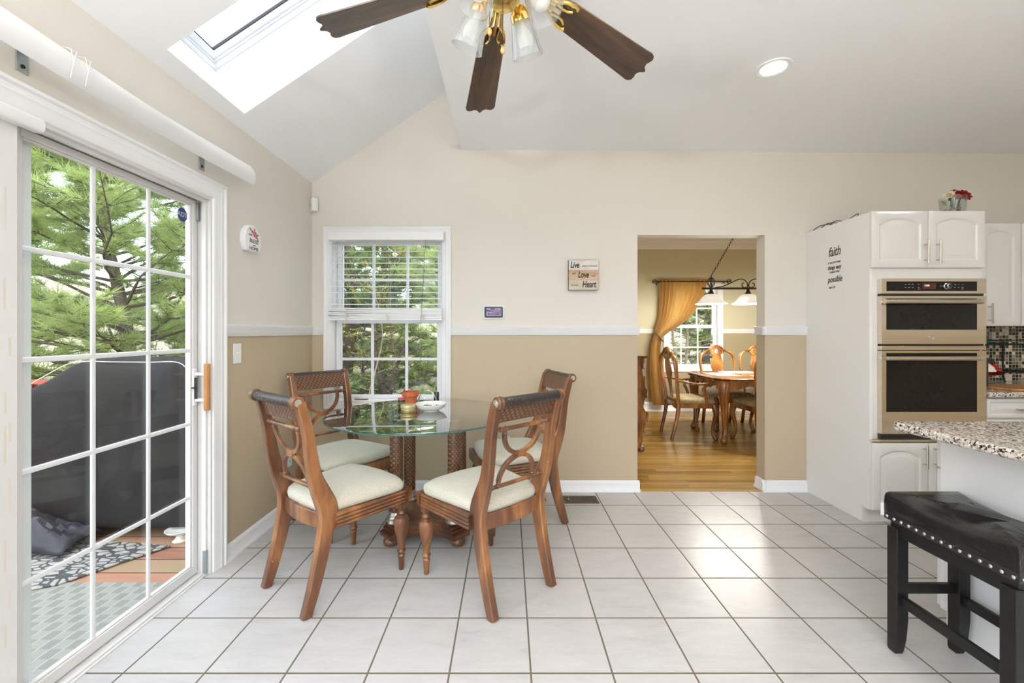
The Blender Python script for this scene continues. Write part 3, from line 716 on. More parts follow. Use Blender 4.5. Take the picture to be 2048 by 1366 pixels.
for a in ((-.057,-.026,.022,.026),(-.057,-.015,-.006,-.003),(-.057,-.042,.002,.004),(-.057,-.050,-.018,-.013),(-.058,.060,-.029,-.0275),(.014,.018,.022,.028),(.026,.0275,.022,.027),(.034,.0355,.022,.027),(.042,.0435,.022,.027),(.050,.053,.022,.028)):
    box(b, a[0], a[1], -.0243, -.0236, a[2], a[3])
obj('icons', b, ui, scn)
# live love heart sign
ls = thing('wooden_quote_sign', 'square wooden block sign reading Live every moment and Love with all your Heart', 'sign', (P(1165.5,551,YB).x, YB, P(1165,551,YB).z))
hw = .118
black = plain('black_ink', sr(38,32,28), .7, var=.1)
cols_ = (wood('whitewashed_board', sr(196,188,178), sr(226,221,214), sr(240,238,234), 10, (.15,1,1), .7, 0), wood('tan_board', sr(168,134,108), sr(194,164,136), sr(214,188,160), 10, (.15,1,1), .7, 0), wood('grey_board', sr(172,160,142), sr(196,186,168), sr(214,206,190), 10, (.15,1,1), .7, 0))
obj('block', bx(-hw, hw, -.030, 0, -hw, hw), plain('dark_sign_edge', sr(70,62,52), .8), ls)
for k in range(3):
    z1 = hw-.001-k*.0787; obj('board', bx(-hw+.001, hw-.001, -.033, -.030, z1-.0780, z1), cols_[k], ls, bevel=.0008)
for body, sz, x, z, shr, bd in (('Live', .068, -.070, .078, .25, .0016), ('every moment', .025, .048, .072, .3, 0), ('and', .024, -.078, .012, .2, 0), ('Love', .068, -.002, .0, .25, .0016), ('with', .023, .078, -.006, .2, 0), ('all your', .024, -.070, -.080, .25, 0), ('Heart', .072, .044, -.076, .2, .0016)):
    text('lettering', body, sz, (x, -.0336, z), 'back', black, ls, shear=shr, bold=bd, sx=.64 if sz > .05 else .82)
# floor register
fv = thing('floor_vent', 'bronze slotted metal floor register set in the tile near the back wall', 'floor vent', (0,0,0))
c = Vector((.525, 3.215, 0)); fv.location = c
vm = plain('bronze_register', sr(96,80,62), .45, .6, var=.25, scale=40)
b = B(); X, Y = .158, .070
for a in ((-X, X, -Y, -Y+.018), (-X, X, Y-.018, Y), (-X, -X+.024, -Y+.018, Y-.018), (X-.024, X, -Y+.018, Y-.018)): box(b, a[0], a[1], a[2], a[3], 0, .006)
obj('frame', b, vm, fv, bevel=.002)
b = B()
for k in range(19):
    x = -.125+k*.0139; box(b, x-.003, x+.003, -Y+.018, Y-.018, .0015, .005)
obj('louvre', b, vm, fv); obj('duct', bx(-X+.02, X-.02, -Y+.015, Y-.015, .0003, .0012), M['blackp'], fv)
b = B(); box(b, -.072, -.060, -.012, -.002, .005, .011); obj('lever', b, M['silver'], fv, bevel=.002)
# ---- blind
bl = thing('window_blind', 'half-raised white slatted blind across the top of the back window', 'blind', (-.9625, YB-.02, 2.08))
O2 = Vector((-.9625, YB-.02, 2.08))
def addb(name, bm, m, par=bl, **k):
    q = obj(name, bm, m, par, **k); q.location = -O2 if par is bl else (0,0,0); return q
zt = lambda py, Y=3.33: H-(py-CY)/F*Y
xt = lambda px, Y=3.33: (px-CX)/F*Y
b = B(); box(b, xt(656), xt(888), 3.315, 3.385, zt(480, 3.315), zt(462.5, 3.315)); addb('headrail', b, M['white'], bevel=.004)
b = B()
for k in range(11):
    z = zt(491.2+k*11.75, 3.345); tilt = .0015
    x0, x1 = xt(661,3.34), xt(883,3.34)
    loft(b, [[(x, 3.318+.05*s/4, z+.0035*(1-(s/2-1)**2)+tilt*(s-2)) for s in range(5)]+[(x, 3.318+.05*s/4, z-.0025+.0035*(1-(s/2-1)**2)+tilt*(s-2)) for s in range(4,-1,-1)] for x in (x0, x1)])
addb('slats', b, M['white'], ang=60)
b = B()
for k in range(9):
    z = zt(640, 3.34)+.014+k*.0088; sag = .0035*math.sin(k*1.7)
    loft(b, [[(x, 3.316+.052*s/3, z+sag*(1 if x < -1 else -.4)+.002*(s%2)) for s in range(4)]+[(x, 3.316+.052*s/3, z+.0078+sag*(1 if x<-1 else -.4)) for s in range(3,-1,-1)] for x in (xt(659.5,3.34), xt(884,3.34))])
box(b, xt(659,3.34), xt(884.5,3.34), 3.314, 3.370, zt(640,3.34)-.002, zt(640,3.34)+.012)
addb('gathered_slats', b, M['white'], ang=60)
b = B()
for px in (696, 779, 849):
    x = xt(px, 3.34)
    for y in (3.317, 3.369): tube(b, [(x, y, zt(480,3.34)), (x, y, zt(640,3.34))], .0008, 4)
    for k in range(10):
        a = random.uniform(0, 6); tube(b, [(x-.012+.003*k, 3.312, zt(634,3.34)), (x+.02*math.cos(a), 3.306, zt(628,3.34)+.012*math.sin(a)), (x+.010-.003*k, 3.312, zt(641,3.34))], .0009, 4)
    tube(b, [(x-.015, 3.32, zt(640,3.34)), (x-.008, 3.312, zt(644,3.34)), (x+.012, 3.314, zt(647,3.34))], .0012, 4); tube(b, [(x+.012, 3.32, zt(640,3.34)), (x+.002, 3.312, zt(645,3.34)), (x-.004, 3.314, zt(648,3.34))], .0012, 4)
addb('ladder_cord', b, plain('blind_cord', sr(225,220,208), .8), ang=60)
b = B(); tube(b, [(xt(852), 3.31, zt(480)), (xt(848), 3.308, zt(560)), (xt(843), 3.308, zt(640)), (xt(841.5), 3.308, zt(720)), (xt(841), 3.308, zt(772))], .0018, 5)
addb('tilt_wand', b, plain('aged_cord', sr(130,116,96), .7))
# ================================================================== KITCHEN CHAIRS
def make_chair(label, group):
    t = thing('kitchen_chair', label, 'chair', group=group)
    W = M['chairwood']
    # seat: crowned trapezoid cushion
    b = B(); loops = []
    prof = [(.90,.432),(.985,.437),(1.0,.455),(.985,.475),(.93,.488),(.80,.500),(.55,.510),(.25,.514)]
    for s, z in prof:
        row = []
        n = 36
        for k in range(n):
            a = 2*PI*k/n; ca, sa = math.cos(a), math.sin(a)
            p = .30; x = math.copysign(abs(ca)**p, ca); y = math.copysign(abs(sa)**p, sa)
            hwid = .232+.030*y
            row.append((x*hwid*s, .035+y*.228*s - (.014*x*x if y > .9 else 0)+.012*(1-x*x)*(1 if y>0 else -1), z))
        loops.append(row)
    loft(b, loops); obj('seat', b, M['fabric'], t, ang=80)
    # reeded aprons
    def apron(x0, y0, x1, y1, z0, z1, reeds):
        b = B(); d = Vector((x1-x0, y1-y0, 0)); L = d.length; d.normalize(); nrm = Vector((d.y, -d.x, 0))
        pr = []
        if reeds:
            k = 20
            for i in range(k+1):
                z = z0+(z1-z0)*i/k; pr.append((.0+.008*abs(math.sin(PI*4*i/k)), z))
            pr += [(-.022, z1), (-.022, z0)]
        else: pr = [(0, z0), (0, z1), (-.022, z1), (-.022, z0)]
        loft(b, [[Vector((x0,y0,0))+d*s+nrm*u+Vector((0,0,z)) for u, z in pr] for s in (0, L)])
        return b
    zA, zB = .362, .432
    obj('apron', apron(-.252, .258, .252, .258, zA, zB, True), W, t, ang=50).matrix_local = Matrix.Identity(4)
    obj('apron', apron(.226, -.15, .250, .235, zA, zB, True), W, t, ang=50)
    obj('apron', apron(-.250, .235, -.226, -.15, zA, zB, True), W, t, ang=50)
    b = B(); loops = []
    for i in range(13):
        x = -.20+.40*i/12; y = -.178-.030*math.cos(PI*(x/.40))
        loops.append([(x,y-.011,zA+.0),(x,y+.011,zA),(x,y+.011,zB+.004),(x,y-.011,zB+.004)])
    loft(b, loops); obj('rear_apron', b, W, t, bevel=.003)
    # turned front legs
    for s in (-1, 1):
        b = B(); T = Matrix.Translation((s*.222, .232, 0))
        lathe(b, [(.011,0),(.013,.004),(.0175,.068),(.019,.072),(.020,.080),(.0165,.086),(.0175,.092),(.0225,.098),(.0235,.104),(.0165,.112),(.0185,.128),(.026,.170),(.035,.212),(.041,.250),(.041,.268),(.035,.284),(.023,.292),(.019,.296),(.024,.301),(.028,.308),(.024,.315),(.019,.320),(.021,.326),(.024,.332)], 22, T)
        box(b, s*.222-.024, s*.222+.024, .208, .256, .332, .432)
        obj('leg', b, W, t, bevel=.0025)
    # rear legs with sabre foot and swept back post, scrolled top
    for s in (-1, 1):
        b = B(); xc = s*.1925; th = .0195
        cl = [(-.278,0,.044),(-.246,.10,.054),(-.214,.22,.062),(-.190,.33,.070),(-.176,.41,.084),(-.178,.465,.092),(-.208,.54,.080),(-.238,.62,.062),(-.256,.72,.052),(-.270,.82,.048),(-.292,.91,.045),(-.308,.966,.042)]
        L, R = ribbon2(cl, 4)
        loops = []
        for a, c in zip(L, R):
            z = (a[1]+c[1])/2; xs = xc + s*(.006*(z/.95)); q = .16
            mid = ((a[0]+c[0])/2, (a[1]+c[1])/2)
            def lp(p, k): return (mid[0]+(p[0]-mid[0])*k, mid[1]+(p[1]-mid[1])*k)
            pts = []
            for xx, pp, kk in ((-th, a, .82), (-th*.7, a, 1), (th*.7, a, 1), (th, a, .82), (th, c, .82), (th*.7, c, 1), (-th*.7, c, 1), (-th, c, .82)):
                u = lp(pp, kk); pts.append((xs+xx, u[0], u[1]))
            loops.append(pts)
        loft(b, loops)
        obj('leg', b, W, t, ang=30)
    # top rail: woven panel and roller
    b = B(); loops = []
    for x in (-.182, .182):
        loops.append([(x,-.270,.872),(x,-.287,.872),(x,-.304,.932),(x,-.318,.968),(x,-.300,.972),(x,-.286,.936)])
    loft(b, loops); obj('back_panel', b, M['woven'], t)
    Rx = Matrix.Rotation(PI/2, 4, 'Y'); C0 = Matrix.Translation((0,-.324,.968))
    b = B(); lathe(b, [(.0225,-.188),(.0235,-.180),(.0235,.180),(.0225,.188)], 24, C0 @ Rx); tr = obj('top_roll', b, M['wovendark'], t, ang=40)
    for s in (-1, 1):
        b = B(); T = C0 @ Matrix.Translation((s*.188,0,0)) @ (Rx if s > 0 else Rx @ Matrix.Rotation(PI,4,'X'))
        lathe(b, [(.024,-.004),(.0285,-.002),(.0295,.004),(.027,.008),(.0265,.012),(.0285,.016),(.0285,.024),(.024,.028),(.019,.028)], 24, T); sc = obj('scroll_cap', b, W, t, ang=40)
        b = B(); lathe(b, [(.0165,.0265),(.0165,.0295),(.011,.0285),(.010,.031),(.005,.0305),(.0045,.033),(0,.0335)], 20, T); obj('rosette', b, M['silver'], sc, ang=40)
    # cross bars
    def yb(z): return -.244-(z-.62)*.20
    for z, bows in ((.838, 1), (.558, -1)):
        b = B(); y = -.276 if z > .7 else -.216
        pts = [(-.180, y, z), (-.13, y-.003, z), (0, y-.006, z), (.13, y-.003, z), (.180, y, z)]
        tube(b, catmull(pts, 3), .0105, 8, flat=(1,1.0))
        for s in (-1, 1):
            for xx in (.150, .118): lathe(b, [(.0115,-.004),(.0135,0),(.0115,.004)], 12, Matrix.Translation((s*xx, y-.002, z)) @ Rx)
        obj('crossbar', b, W, t, ang=50)
    # two opposed arcs
    b = B(); zc = .697; yc = -.246
    def flatarc(zsign, hgt, rad):
        pts = []
        for i in range(17):
            a = PI*i/16; x = -rad*math.cos(a); zz = zc + zsign*(.006 + hgt*(1-math.sin(a)))
            y = -.276 if zz > .83 else (-.216 if zz < .57 else -.216+(zz-.56)/(.28)*(-.060))
            pts.append((x, y, zz))
        L = []
        for i, p in enumerate(pts):
            a = PI*i/16; nx, nz = math.cos(a)*-1, -zsign*math.sin(a)
            w = .0105
            L.append([(p[0]-nx*w, p[1]-.009, p[2]-nz*w), (p[0]-nx*w, p[1]+.009, p[2]-nz*w), (p[0]+nx*w, p[1]+.009, p[2]+nz*w), (p[0]+nx*w, p[1]-.009, p[2]+nz*w)])
        loft(b, L)
        for s in (-1, 1):
            zz = zc+zsign*(.006+hgt); y = pts[0][1]
            lathe(b, [(.010,-.012),(.013,-.006),(.010,0),(.013,.006),(.009,.012)], 12, Matrix.Translation((s*rad, y, zz)))
    flatarc(1, .118, .118); flatarc(-1, .112, .112)
    box(b, -.024, .024, yc-.013, yc+.013, zc-.014, zc+.014)
    obj('splat', b, W, t, bevel=.002, ang=40)
    return t
def face(dx, dy): return math.atan2(dy, dx)-PI/2     # local +y looks along (dx, dy)
ch = make_chair('carved wooden kitchen chair nearest the patio door, its back towards the viewer', 'kitchen chairs around the glass table')
ch.location = (-.890, 2.226, 0); ch.rotation_euler = (0,0,face(.601,.799))
G = 'kitchen chairs around the glass table'
for loc, d, lab in (((-.109, 2.211), (-.673, .740), 'carved wooden kitchen chair at the right front of the round table'),
                    ((-1.120, 2.872), (.79, -.613), 'carved wooden kitchen chair tucked in the corner by the window, back against the left wall'),
                    ((.060, 2.930), (-.951, -.309), 'carved wooden kitchen chair against the back wall near the floor vent, mostly hidden')):
    c = copy_tree(ch, (loc[0], loc[1], 0), face(*d)); c['label'] = lab

# ================================================================== ROUND TABLE
tb = thing('round_table', 'round glass-topped table on four woven columns with a carved wooden base', 'table', (-.50, 2.74, 0))
W = M['chairwood']; cx, cy = -.062, .02
b = B()
lathe(b, [(.575,.741),(.587,.742),(.590,.7445),(.590,.7485),(.587,.751),(.566,.753),(.2,.753)], 96, Matrix.Translation((cx,cy,0)))
gt = obj('glass_top', b, M['tableglass'], tb, ang=25)
b = B(); lathe(b, [(.5895,.7425),(.5925,.7435),(.5925,.7495),(.5895,.7505)], 96, Matrix.Translation((cx,cy,0)), cap=False); obj('glass_edge', b, M['tableedge'], gt)
# base: four-cornered plinth with concave sides
def plinth(rr, cut, dent):
    pts = []
    for q in range(4):
        a = q*PI/2
        ca, sa = math.cos(a), math.sin(a)
        raw = [(rr, rr-cut), (rr-cut, rr)]
        nx = [(rr-cut-(2*(rr-cut))*t, rr-dent*math.sin(PI*t)**.8) for t in (0, .08, .2, .35, .5, .65, .8, .92)]
        for p in [raw[0]]+nx: pts.append((p[0]*ca-p[1]*sa, p[0]*sa+p[1]*ca))
    return pts
b = B()
loops = []
for k, z in ((.0,.050),(.004,.058),(.004,.078),(-.012,.084),(-.012,.098),(-.022,.104),(-.022,.116),(-.034,.122),(-.034,.130)):
    loops.append([(x, y, z) for x, y in plinth(.268+k, .085, .085)])
loft(b, loops); base = obj('plinth', b, M['darkchair'], tb, ang=30)
for sx in (-1, 1):
    for sy in (-1, 1):
        x, y = sx*.175, sy*.175
        b = B(); lathe(b, [(.020,.655+.06),(.040,.72),(.043,.727),(.043,.733),(.040,.737),(.040,.741),(.01,.741)], 24, Matrix.Translation((x,y,0)))
        b2 = B(); lathe(b2, [(.055,.130),(.057,.136),(.050,.150),(.052,.158),(.044,.172),(.045,.180),(.036,.196)], 24, Matrix.Translation((x,y,0))); 
        colm = B(); lathe(colm, [(.036,.190),(.039,.20),(.039,.715),(.036,.722)], 28, Matrix.Translation((x,y,0)))
        co = obj('column', colm, M['woven'], tb, ang=40)
        obj('silver_collar', b, M['silver'], co, ang=40); obj('silver_foot', b2, M['silver'], co, ang=40)
        b = B(); lathe(b, [(.028,0),(.040,.006),(.046,.020),(.044,.036),(.034,.048),(.030,.052)], 24, Matrix.Translation((sx*.200, sy*.200,0))); obj('bun_foot', b, M['chairwood'], base)
TZ = .7532
# ---- things on the table
pot = thing('potted_seedling', 'small terracotta pot with a thin green seedling on the glass table', 'potted plant', (-.700, 3.045, TZ))
b = B(); lathe(b, [(.037,0),(.040,.002),(.050,.060),(.0505,.062),(.057,.062),(.060,.066),(.060,.094),(.057,.097),(.053,.095),(.052,.080),(.01,.078)], 32); obj('flowerpot', b, M['terra'], pot)
b = B(); lathe(b, [(.052,.079),(.03,.083),(.005,.084)], 20); obj('soil', b, M['soil'], pot)
b = B(); tube(b, catmull([(.006,0,.08),(.008,0,.10),(.002,0,.118),(-.004,0,.135)], 4), .002, 6); tube(b, [(.007,0,.10),(.013,0,.118),(.012,0,.124)], .0018, 6)
stem = obj('stem', b, M['leaf'], pot)
b = B()
for (x, z, a, l) in ((-.004,.134,2.7,.026),(-.004,.135,.5,.018),(.012,.122,1.2,.016),(.012,.122,-.4,.012),(-.006,.13,3.4,.016)):
    T = Matrix.Translation((x,0,z)) @ Matrix.Rotation(-a,4,'Y')
    loft(b, [[T@Vector((l*s,w*.006*math.sin(PI*min(s+.05,.98)),.002*math.sin(PI*s)+h)) for w,h in ((-1,0),(0,.001),(1,0),(0,-.001))] for s in (0,.25,.5,.75,.97)])
obj('leaf', b, M['leaf'], pot)
bw = thing('white_bowl', 'shallow white porcelain bowl of dried herbs on the glass table', 'bowl', (-.512, 2.82, TZ))
b = B(); lathe(b, [(.050,0),(.052,.004),(.060,.008),(.090,.024),(.103,.044),(.105,.049),(.102,.049),(.088,.030),(.060,.014),(.01,.011)], 40); obj('dish', b, M['porc'], bw)
b = B(); random.seed(5)
for i in range(90):
    a = random.uniform(0,6.28); r = random.uniform(0,.045); x = -.028+r*math.cos(a); y = r*math.sin(a)*.8; z = .016+.014*(1-r/.05)+random.uniform(0,.010)
    T = Matrix.Translation((x,y,z)) @ Matrix.Rotation(random.uniform(0,6),4,'Z') @ Matrix.Rotation(random.uniform(-1,1),4,'X')
    box(b, -.009,.009,-.003,.003,-.0015,.0015, M4=T)
for (x, y) in ((.035,.01),(.048,-.004),(.04,-.02)): box(b, x-.004, x+.004, y-.002, y+.003, .030, .038)
tag(obj('herbs', b, M['herb'], bw), None, kind='stuff')
tn = thing('coaster_tin', 'round gold tin with a stamped lid on the glass table', 'tin', (-.652, 2.77, TZ))
b = B(); lathe(b, [(.043,0),(.046,.003),(.046,.008),(.043,.010),(.043,.018)], 32); obj('body', b, plain('gold_tin', sr(170,150,96), .3, .6, var=.1), tn)
b = B(); lathe(b, [(.044,.016),(.044,.024),(.047,.027),(.049,.031),(.049,.044),(.047,.048),(.038,.050),(.01,.050)], 32); ld = obj('lid', b, plain('pale_gold_lid', sr(196,184,140), .35, .4, var=.1), tn)
text('lettering', 'COFFEE', .016, (0,0,.0503), Matrix.Identity(4), plain('brown_stamp', sr(130,100,60), .5), ld, extrude=.0003)
sp = thing('spice_shaker', 'small glass shaker with a red cap on the glass table', 'shaker', (-.722, 2.875, TZ))
b = B(); lathe(b, [(.021,0),(.0225,.003),(.0225,.048),(.019,.054)], 24); obj('glass_body', b, M['jarglass'], sp)
b = B(); lathe(b, [(.019,.002),(.020,.004),(.020,.026),(.019,.028)], 20); obj('contents', b, M['soil'], sp)
b = B(); lathe(b, [(.0225,.050),(.023,.052),(.023,.060),(.0225,.061)], 24); obj('band', b, M['blackp'], sp)
b = B(); lathe(b, [(.0225,.061),(.0235,.063),(.0235,.073),(.020,.077),(.005,.0775)], 24); obj('cap', b, plain('rose_red_cap', sr(176,82,84), .35), sp)
nh = thing('napkin_holder', 'chrome wire holder of arched loops behind the bowl on the glass table', 'napkin holder', (-.585, 3.06, TZ))
b = B()
for dy in (-.012, .012):
    tube(b, [(-.065+.075*(1-math.cos(a))*.9, dy, .10*math.sin(a)) for a in [PI*i/18 for i in range(19)]], .0022, 6)
    tube(b, [(-.062+.030*(1-math.cos(a)), dy-.02, .058*math.sin(a)) for a in [PI*i/18 for i in range(19)]], .0022, 6)
obj('loops', b, M['chrome'], nh)
b = B(); box(b, -.068, .074, -.036, .016, 0, .003); obj('base', b, M['chrome'], nh, bevel=.001)
tag(obj('pepper_grinder', (lambda b: (lathe(b, [(.017,0),(.019,.002),(.019,.080),(.017,.084),(.012,.085)], 24, Matrix.Translation((-.523,3.10,TZ))), b)[1])(B()), M['blackp'], origin=(-.523,3.10,TZ)), 'small black cylindrical grinder at the back of the glass table', 'grinder')

# ================================================================== TALL OVEN CABINET
def door_mesh(x0, x1, z0, z1, yf, arch=True, fr=.052, th=.019, rise=.035, both=False):
    """raised-panel door, front face at y=yf looking -Y"""
    b = B(); n = 9
    def rect(i, y):
        a0, a1, c0, c1 = x0+i, x1-i, z0+i, z1-i
        p = [(a0+(a1-a0)*k/n, y, c0) for k in range(n)]+[(a1, y, c0+(c1-c0)*k/n) for k in range(n)]
        p += [(a1-(a1-a0)*k/n, y, c1) for k in range(n)]+[(a0, y, c1-(c1-c0)*k/n) for k in range(n)]; return p
    def inner(i, y):
        a0, a1, c0, c1 = x0+fr+i, x1-fr-i, z0+fr+i, z1-fr-i
        h = min(rise, (c1-c0)*.3) if arch else 0
        cs = c1-h
        p = [(a0+(a1-a0)*k/n, y, c0) for k in range(n)]+[(a1, y, c0+(cs-c0)*k/n) for k in range(n)]
        sh = 1.0
        def top(t):
            u = (t-.5)*2; return cs+h*max(0, (1-abs(u)**2.2))
        p += [(a1-(a1-a0)*k/n, y, top(k/n)) for k in range(n)]+[(a0, y, cs-(cs-c0)*k/n) for k in range(n)]; return p
    d = .006
    loft(b, [rect(0, yf+th), rect(0, yf+.004), rect(.0015, yf+.0015), rect(.005, yf), inner(-.004, yf), inner(0, yf+.002), inner(.006, yf+d), inner(.012, yf+d), inner(.034, yf+.0005), inner(.038, yf)])
    return b
def bar_handle(par, x, y, z0, z1, vertical=True, label=None):
    b = B(); r = .006; so = .030
    if vertical:
        tube(b, [(x, y-so, z0), (x, y-so, z1)], r, 10); l = z1-z0
        for z in (z0+l*.17, z1-l*.17): tube(b, [(x, y, z), (x, y-so, z)], .0045, 8)
    else:
        tube(b, [(z0, y-so, x), (z1, y-so, x)], r, 10); l = z1-z0
        for q in (z0+l*.17, z1-l*.17): tube(b, [(q, y, x), (q, y-so, x)], .0045, 8)
    return obj('handle', b, M['steelh'], par)
CX0, CX1, CYF = 2.394, 3.138, 2.800
tc = thing('tall_oven_cabinet', 'tall white cabinet housing the wall oven, script decal on its side', 'cabinet', (2.766, 3.1, 0))
O3 = Vector((2.766, 3.1, 0))
def addc(name, bm, m, par=tc, **k):
    q = obj(name, bm, m, par, **k); q.location = -O3 if par is tc else (0,0,0); return q
b = B(); ZT = 2.070
box(b, CX0, CX0+.018, CYF, YB-.001, .10, ZT); box(b, CX0, CX0+.018, CYF+.05, YB-.001, 0, .10)
addc('side_panel', b, M['cabside'])
b = B(); box(b, CX1-.018, CX1, CYF, YB-.001, .0, ZT); box(b, CX0+.018, CX1-.018, CYF, YB-.001, ZT-.018, ZT); box(b, CX0+.018, CX1-.018, CYF+.02, YB-.001, .54, .57)
box(b, CX0+.018, CX1-.018, YB-.02, YB-.001, .10, ZT-.018); box(b, CX0+.018, CX1-.018, CYF+.02, YB-.02, .10, .118)
zY = lambda py, Y=2.80: H-(py-CY)/F*Y
xY = lambda px, Y=2.80: (px-CX)/F*Y
box(b, CX0+.018, CX1-.018, CYF, CYF+.02, 1.625, 1.70); box(b, CX0+.018, 2.448, CYF, CYF+.02, .57, 1.625); box(b, 3.125, CX1-.018, CYF, CYF+.02, .57, 1.625)
addc('carcass', b, M['cab'], smooth=False)
b = B(); box(b, CX0+.002, CX1-.002, CYF-.004, CYF+.02, .552, .566); addc('shelf_edge', b, M['lightwood'])
b = B(); box(b, CX0+.018, CX1, CYF+.05, CYF+.065, 0, .098); box(b, CX0-.004, CX0+.03, CYF+.044, CYF+.056, 0, .11); addc('toe_kick', b, M['cab'])
dx = (CX0+CX1)/2
for i, (x0, x1) in enumerate(((CX0, dx-.0015), (dx+.0015, CX1))):
    d = addc('door', door_mesh(x0, x1, 1.700, 2.074, CYF-.020, rise=.035), M['cab'], ang=25)
    hx = dx-.028 if i == 0 else dx+.050
    bar_handle(d, hx, CYF-.020, 1.722, 1.876)
for i, (x0, x1) in enumerate(((CX0+.004, dx-.0015), (dx+.0015, CX1))):
    d = addc('door', door_mesh(x0, x1, .104, .545, CYF-.020, rise=.04), M['cab'], ang=25)
    bar_handle(d, dx-.035 if i == 0 else dx+.035, CYF-.020, .385, .535)
script = plain('black_vinyl_script', sr(52,50,48), .6, var=.1)
dc = thing('wall_decal', 'black script decal about faith on the white side of the oven cabinet', 'decal', (CX0-.0008, 3.100, 1.73))
for body, sz, y, z, shr, bd in (('faith', .098, 0, .135, .25, .0008), ('IT DOES NOT MAKE', .0185, 0, .056, 0, 0), ('things easy', .040, 0, .020, .2, .0008), ('IT MAKES THEM', .0185, 0, -.014, 0, 0), ('possible', .062, -.004, -.068, .25, .0008), ('luke 1:37', .022, .022, -.125, .2, .0002)):
    text('lettering', body, sz, (0, y, z), 'panel', script, dc, shear=shr, bold=bd, sx=.68 if sz > .05 else .72, extrude=.0005)

# ---- double wall oven
ov = thing('double_wall_oven', 'stainless steel double wall oven with black glass doors', 'oven', (2.79, 2.80, .57))
O4 = Vector((2.79, 2.80, .57)); OXa, OXb = 2.445, 3.128
def addo(name, bm, m, par=ov, **k):
    q = obj(name, bm, m, par, **k); q.location = -O4 if par is ov else (0,0,0); return q
Yo = 2.765
addo('body', bx(OXa+.01, OXb-.01, 2.795, 3.30, .575, 1.625), M['blackp'])
def zf(py): return H-(py-CY)/F*Yo
def panel_loop(z0, z1, y, x0=OXa, x1=OXb, r=.004):
    return bx(x0, x1, y, y+.034, z0, z1)
def frame_with_glass(z0, z1, gz0, gz1, name, gx0, gx1):
    b = B()
    box(b, OXa, gx0, Yo, Yo+.034, z0, z1); box(b, gx1, OXb, Yo, Yo+.034, z0, z1); box(b, gx0, gx1, Yo, Yo+.034, z0, gz0); box(b, gx0, gx1, Yo, Yo+.034, gz1, z1)
    bmesh.ops.remove_doubles(b, verts=b.verts, dist=.00001)
    o = addo(name, b, M['steel'], smooth=False)
    g = addo('glass', bx(gx0, gx1, Yo+.0005, Yo+.02, gz0, gz1), M['blackglass'], o, smooth=False)
    return o
cp = frame_with_glass(zf(587), zf(557), zf(582.2), zf(563), 'control_panel', xY(1773,Yo), xY(1954,Yo))
white = plain('panel_print', sr(170,165,155), .5)
b = B()
for px, py, w in ((1811,569,3),(1818,568.5,5),(1825,568.5,5),(1837,568.5,4),(1811,575,4),(1818,575,5),(1825.5,575,4),(1837,575,5),(1838,578,6),(1910,569,3),(1917,569,3),(1925,569,3),(1910,575,4),(1917,575,3),(1925,575,5),(1925,578,5),(1900,570,2),(1900,575,2)):
    x = xY(px,Yo); z = zf(py); box(b, x-w*.0012, x+w*.0012, Yo-.0006, Yo, z-.0014, z+.0014)
addo('button_print', b, white, cp)
text('clock_digits', '12:36', .016, (xY(1853.5,Yo), Yo-.0008, zf(571)), 'back', emit('clock_white', (1,.95,.9,1), 1.2), cp, extrude=.0002)
b = B(); box(b, xY(1845,Yo), xY(1872,Yo), Yo-.0004, Yo, zf(578), zf(566)); addo('clock_display', b, plain('amber_display', sr(78,30,14), .2), cp)
b = B(); lathe(b, [(.020,0),(.020,.004),(.0165,.006),(.0165,.024),(.014,.026)], 28, Matrix.Translation((xY(1892.5,Yo), Yo, zf(572.5))) @ Matrix.Rotation(PI/2,4,'X')); kb = addo('knob', b, M['chrome'], cp, ang=30)
b = B(); lathe(b, [(.0142,.0255),(.0142,.027),(0,.0272)], 24, Matrix.Translation((xY(1892.5,Yo), Yo, zf(572.5))) @ Matrix.Rotation(PI/2,4,'X')); addo('knob_face', b, M['blackp'], kb)
b = B(); box(b, OXa+.004, OXb-.004, Yo+.012, Yo+.03, zf(591.5), zf(587)); addo('vent_slot', b, M['blackp'])
def oven_door(z0, z1, gz0, gz1, hz, emblem=False):
    o = frame_with_glass(z0, z1, gz0, gz1, 'oven_door', xY(1772.5,Yo), xY(1954,Yo))
    b = B(); pts = []
    x0, x1 = xY(1773,Yo-.05), xY(1962,Yo-.045)
    tube(b, [(x0,Yo-.045,hz),(x0+.2,Yo-.050,hz),((x0+x1)/2,Yo-.052,hz),(x1-.2,Yo-.050,hz),(x1,Yo-.045,hz)], .0150, 16, flat=(1,1))
    h = addo('handle', b, M['steel'], o)
    b = B()
    for x in (x0+.012, x1-.012):
        tube(b, [(x, Yo, hz), (x, Yo-.03, hz)], .010, 12); lathe(b, [(.0157,-.010),(.0160,0),(.0157,.010)], 16, Matrix.Translation((x+(-.010 if x < 2.7 else .010), Yo-.045, hz)) @ Matrix.Rotation(PI/2,4,'Y'))
    addo('handle_mount', b, M['chrome'], h)
    return o
od = oven_door(zf(688), zf(592), zf(659.5), zf(597), zf(604))
T = Matrix.Translation((xY(1863,Yo), Yo, zf(674.5))) @ Matrix.Rotation(PI/2,4,'X')
b = B(); lathe(b, [(.0175,0),(.0175,.002),(.0165,.003),(.0155,.0015),(.001,.0015)], 32, T); em = addo('emblem', b, M['silver'], od)
b = B()
for a0 in range(4):
    a = a0*PI/2; tube(b, [T@Vector((.0125*math.cos(a+t*1.3), .0125*math.sin(a+t*1.3), .002)) for t in [i/6 for i in range(7)]], .0009, 5)
tube(b, [T@Vector((.006*math.cos(t)-.003, .005*math.sin(t), .0022)) for t in [i*.5 for i in range(12)]], .0008, 5); tube(b, [T@Vector((.005*math.cos(t)+.004, .006*math.sin(t), .0022)) for t in [i*.5 for i in range(12)]], .0008, 5)
addo('monogram', b, M['steelh'], em)
